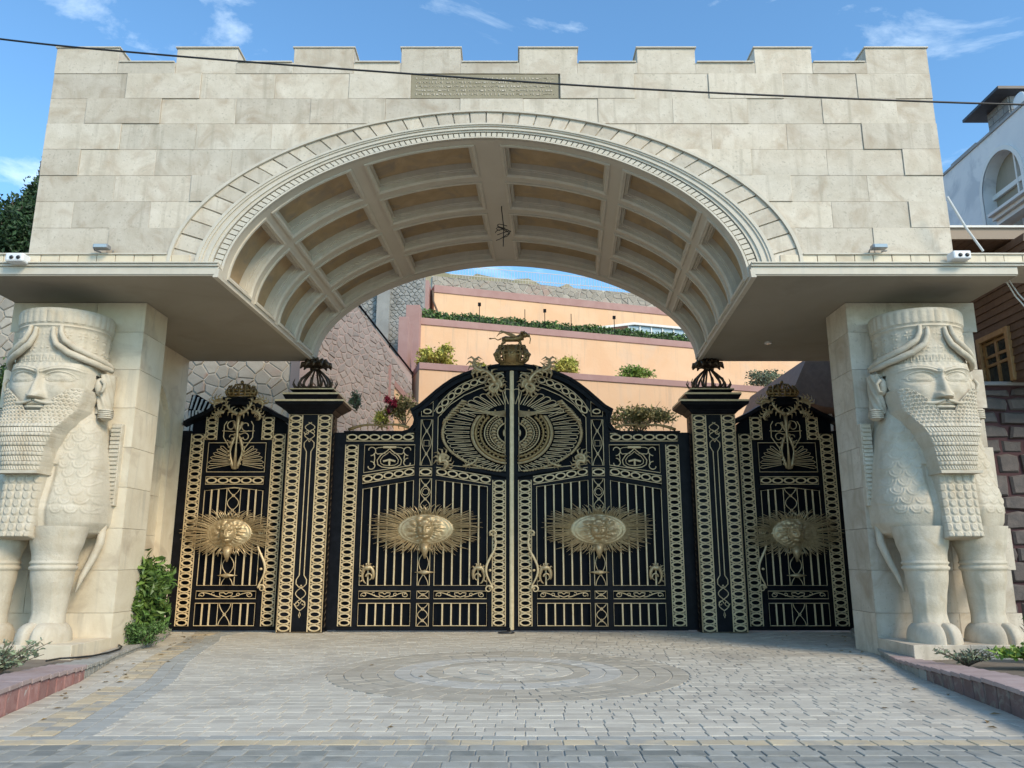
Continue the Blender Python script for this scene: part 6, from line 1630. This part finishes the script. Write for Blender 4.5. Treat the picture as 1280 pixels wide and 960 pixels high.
p = atZ(960, 428, ZS); m = MB(); m.tube([(p.x, p.y, ZS), (p.x, p.y, ZS-.03)], .085, 20); obj('rim', m, WTRIM, t); m = MB(); m.tube([(p.x, p.y, ZS-.005), (p.x, p.y, ZS-.034)], .055, 16); obj('lens', m, PGLASS, t)
# tangle of wire hanging from the crown of the vault
p = atY(627, 262, 16.0); q = atY(629, 308, 16.0); m = MB()
m.tube([tuple(p+Vector((0, 0, .5))), tuple(p), tuple(p.lerp(q, .5)+Vector((.03, 0, 0))), tuple(q)], .012, 6)
for k in range(5):
    c = p.lerp(q, .45+.06*k); m.tube([(c.x+(.10+.02*k)*math.cos(i*.6+k), 16.0+.06*math.sin(i*.9), c.z+(.05+.015*k)*math.sin(i*.6)) for i in range(9)], .009, 5)
tag(obj('hanging_wires', m, CABLE, loc=tuple(p)), 'loose tangle of black wire hanging from the middle of the vault', 'wires')
m = MB(); m.tube([tuple(atY(1184, 246, 12.9)), tuple(atY(1207, 284, 12.9)), tuple(atY(1229, 314, 12.9))], .020, 8); tag(obj('conduit', m, WCABLE, loc=tuple(atY(1207, 284, 12.9))), 'white conduit slanting down off the right end of the wall', 'conduit')
for k, (a, b, lab) in enumerate((((1256, 350), (1290, 385), 'upper of two pale cables under the right end of the slab'), ((1253, 351), (1285, 389), 'lower of two pale cables under the right end of the slab'))):
    m = MB(); p0, p1 = atY(*a, 14.0), atY(*b, 14.0); m.tube([tuple(p0+Vector((0, 0, .15))), tuple(p0.lerp(p1, .5)), tuple(p1+Vector((.3, 0, -.4)))], .013, 6); tag(obj('pale_cable', m, WCABLE, loc=tuple(p0)), lab, 'cable', 'pale cables under the slab')
m = MB(); K_ = [(58, 826), (75, 823), (95, 822), (115, 820), (135, 816), (150, 811), (152, 808), (146, 805)]
m.tube([tuple(atZ(u, v, .14 if u > 60 else .2)) for u, v in K_], .016, 6); tag(obj('garden_hose', m, CABLE, loc=(-6.8, 13, .14)), 'thin black hose lying on the kerb beside the left pillar', 'hose')
m = MB(); p = atZ(633, 789, 0); m.ball((p.x, 18.85, .02), (.20, .10, .035), 14, 6); tag(obj('gate_stop', m, DPLAST, loc=(p.x, 18.85, 0), smooth=True), 'low dark gate stop on the paving where the two leaves meet', 'gate stop')
# striped canopy left of the side gate
t = thing('striped_canopy', 'black and white striped slatted canopy above the left side gate', 'canopy', tuple(atY(250, 530, 20.6)))
W = lambda u, v, y=20.6: atY(u, v, y)
m = MB(); m.prism([tuple(W(u, v))[::2] for u, v in ((234, 545), (234, 512), (239, 493), (246, 493), (268, 507), (256, 545))], 20.66, 20.72); obj('back_sheet', m, BLACK, t)
for k in range(6):
    a, b = W(237+k*4.6, 511+k*1.6), W(242+k*5.0, 494+k*2.4); m = MB(); m.add([(a.x, 20.6, a.z), (a.x+.04, 20.6, a.z), (b.x+.04, 20.6, b.z), (b.x, 20.6, b.z), (a.x, 20.64, a.z), (a.x+.04, 20.64, a.z), (b.x+.04, 20.64, b.z), (b.x, 20.64, b.z)], [(0, 1, 2, 3), (4, 7, 6, 5), (0, 4, 5, 1), (1, 5, 6, 2), (2, 6, 7, 3), (3, 7, 4, 0)]); obj('slat', m, WTRIM, t)
for k in range(5): a, b = W(236+k*4.2, 513), W(236+k*4.2, 545); m = MB(); m.box(a.x, 20.6, b.z-.3, a.x+.045, 20.64, a.z); obj('slat', m, WTRIM, t)

rf = random.Random(12)
m = MB()
for k in range(70):
    side = rf.random(); y = rf.uniform(8.2, 18.6); x = (kx(LK, y)+.15+abs(rf.gauss(0, .5))) if side < .45 else (kx(RK, y)-.1-abs(rf.gauss(0, .55))) if side < .85 else rf.uniform(-4, 5)
    a = rf.uniform(0, 2*pi); l = rf.uniform(.03, .07); w_ = l*.4; c, s_ = math.cos(a), math.sin(a)
    m.add([(x-c*l, y-s_*l, .006), (x+s_*w_, y-c*w_, .016), (x+c*l, y+s_*l, .010), (x-s_*w_, y+c*w_, .022)], [(0, 1, 2, 3)])
tag(obj('fallen_leaves', m, M('dry_leaf', (.20,.13,.05), .8, island=.4)), 'small dry leaves scattered on the paving along the kerbs', 'leaves', kind='stuff')
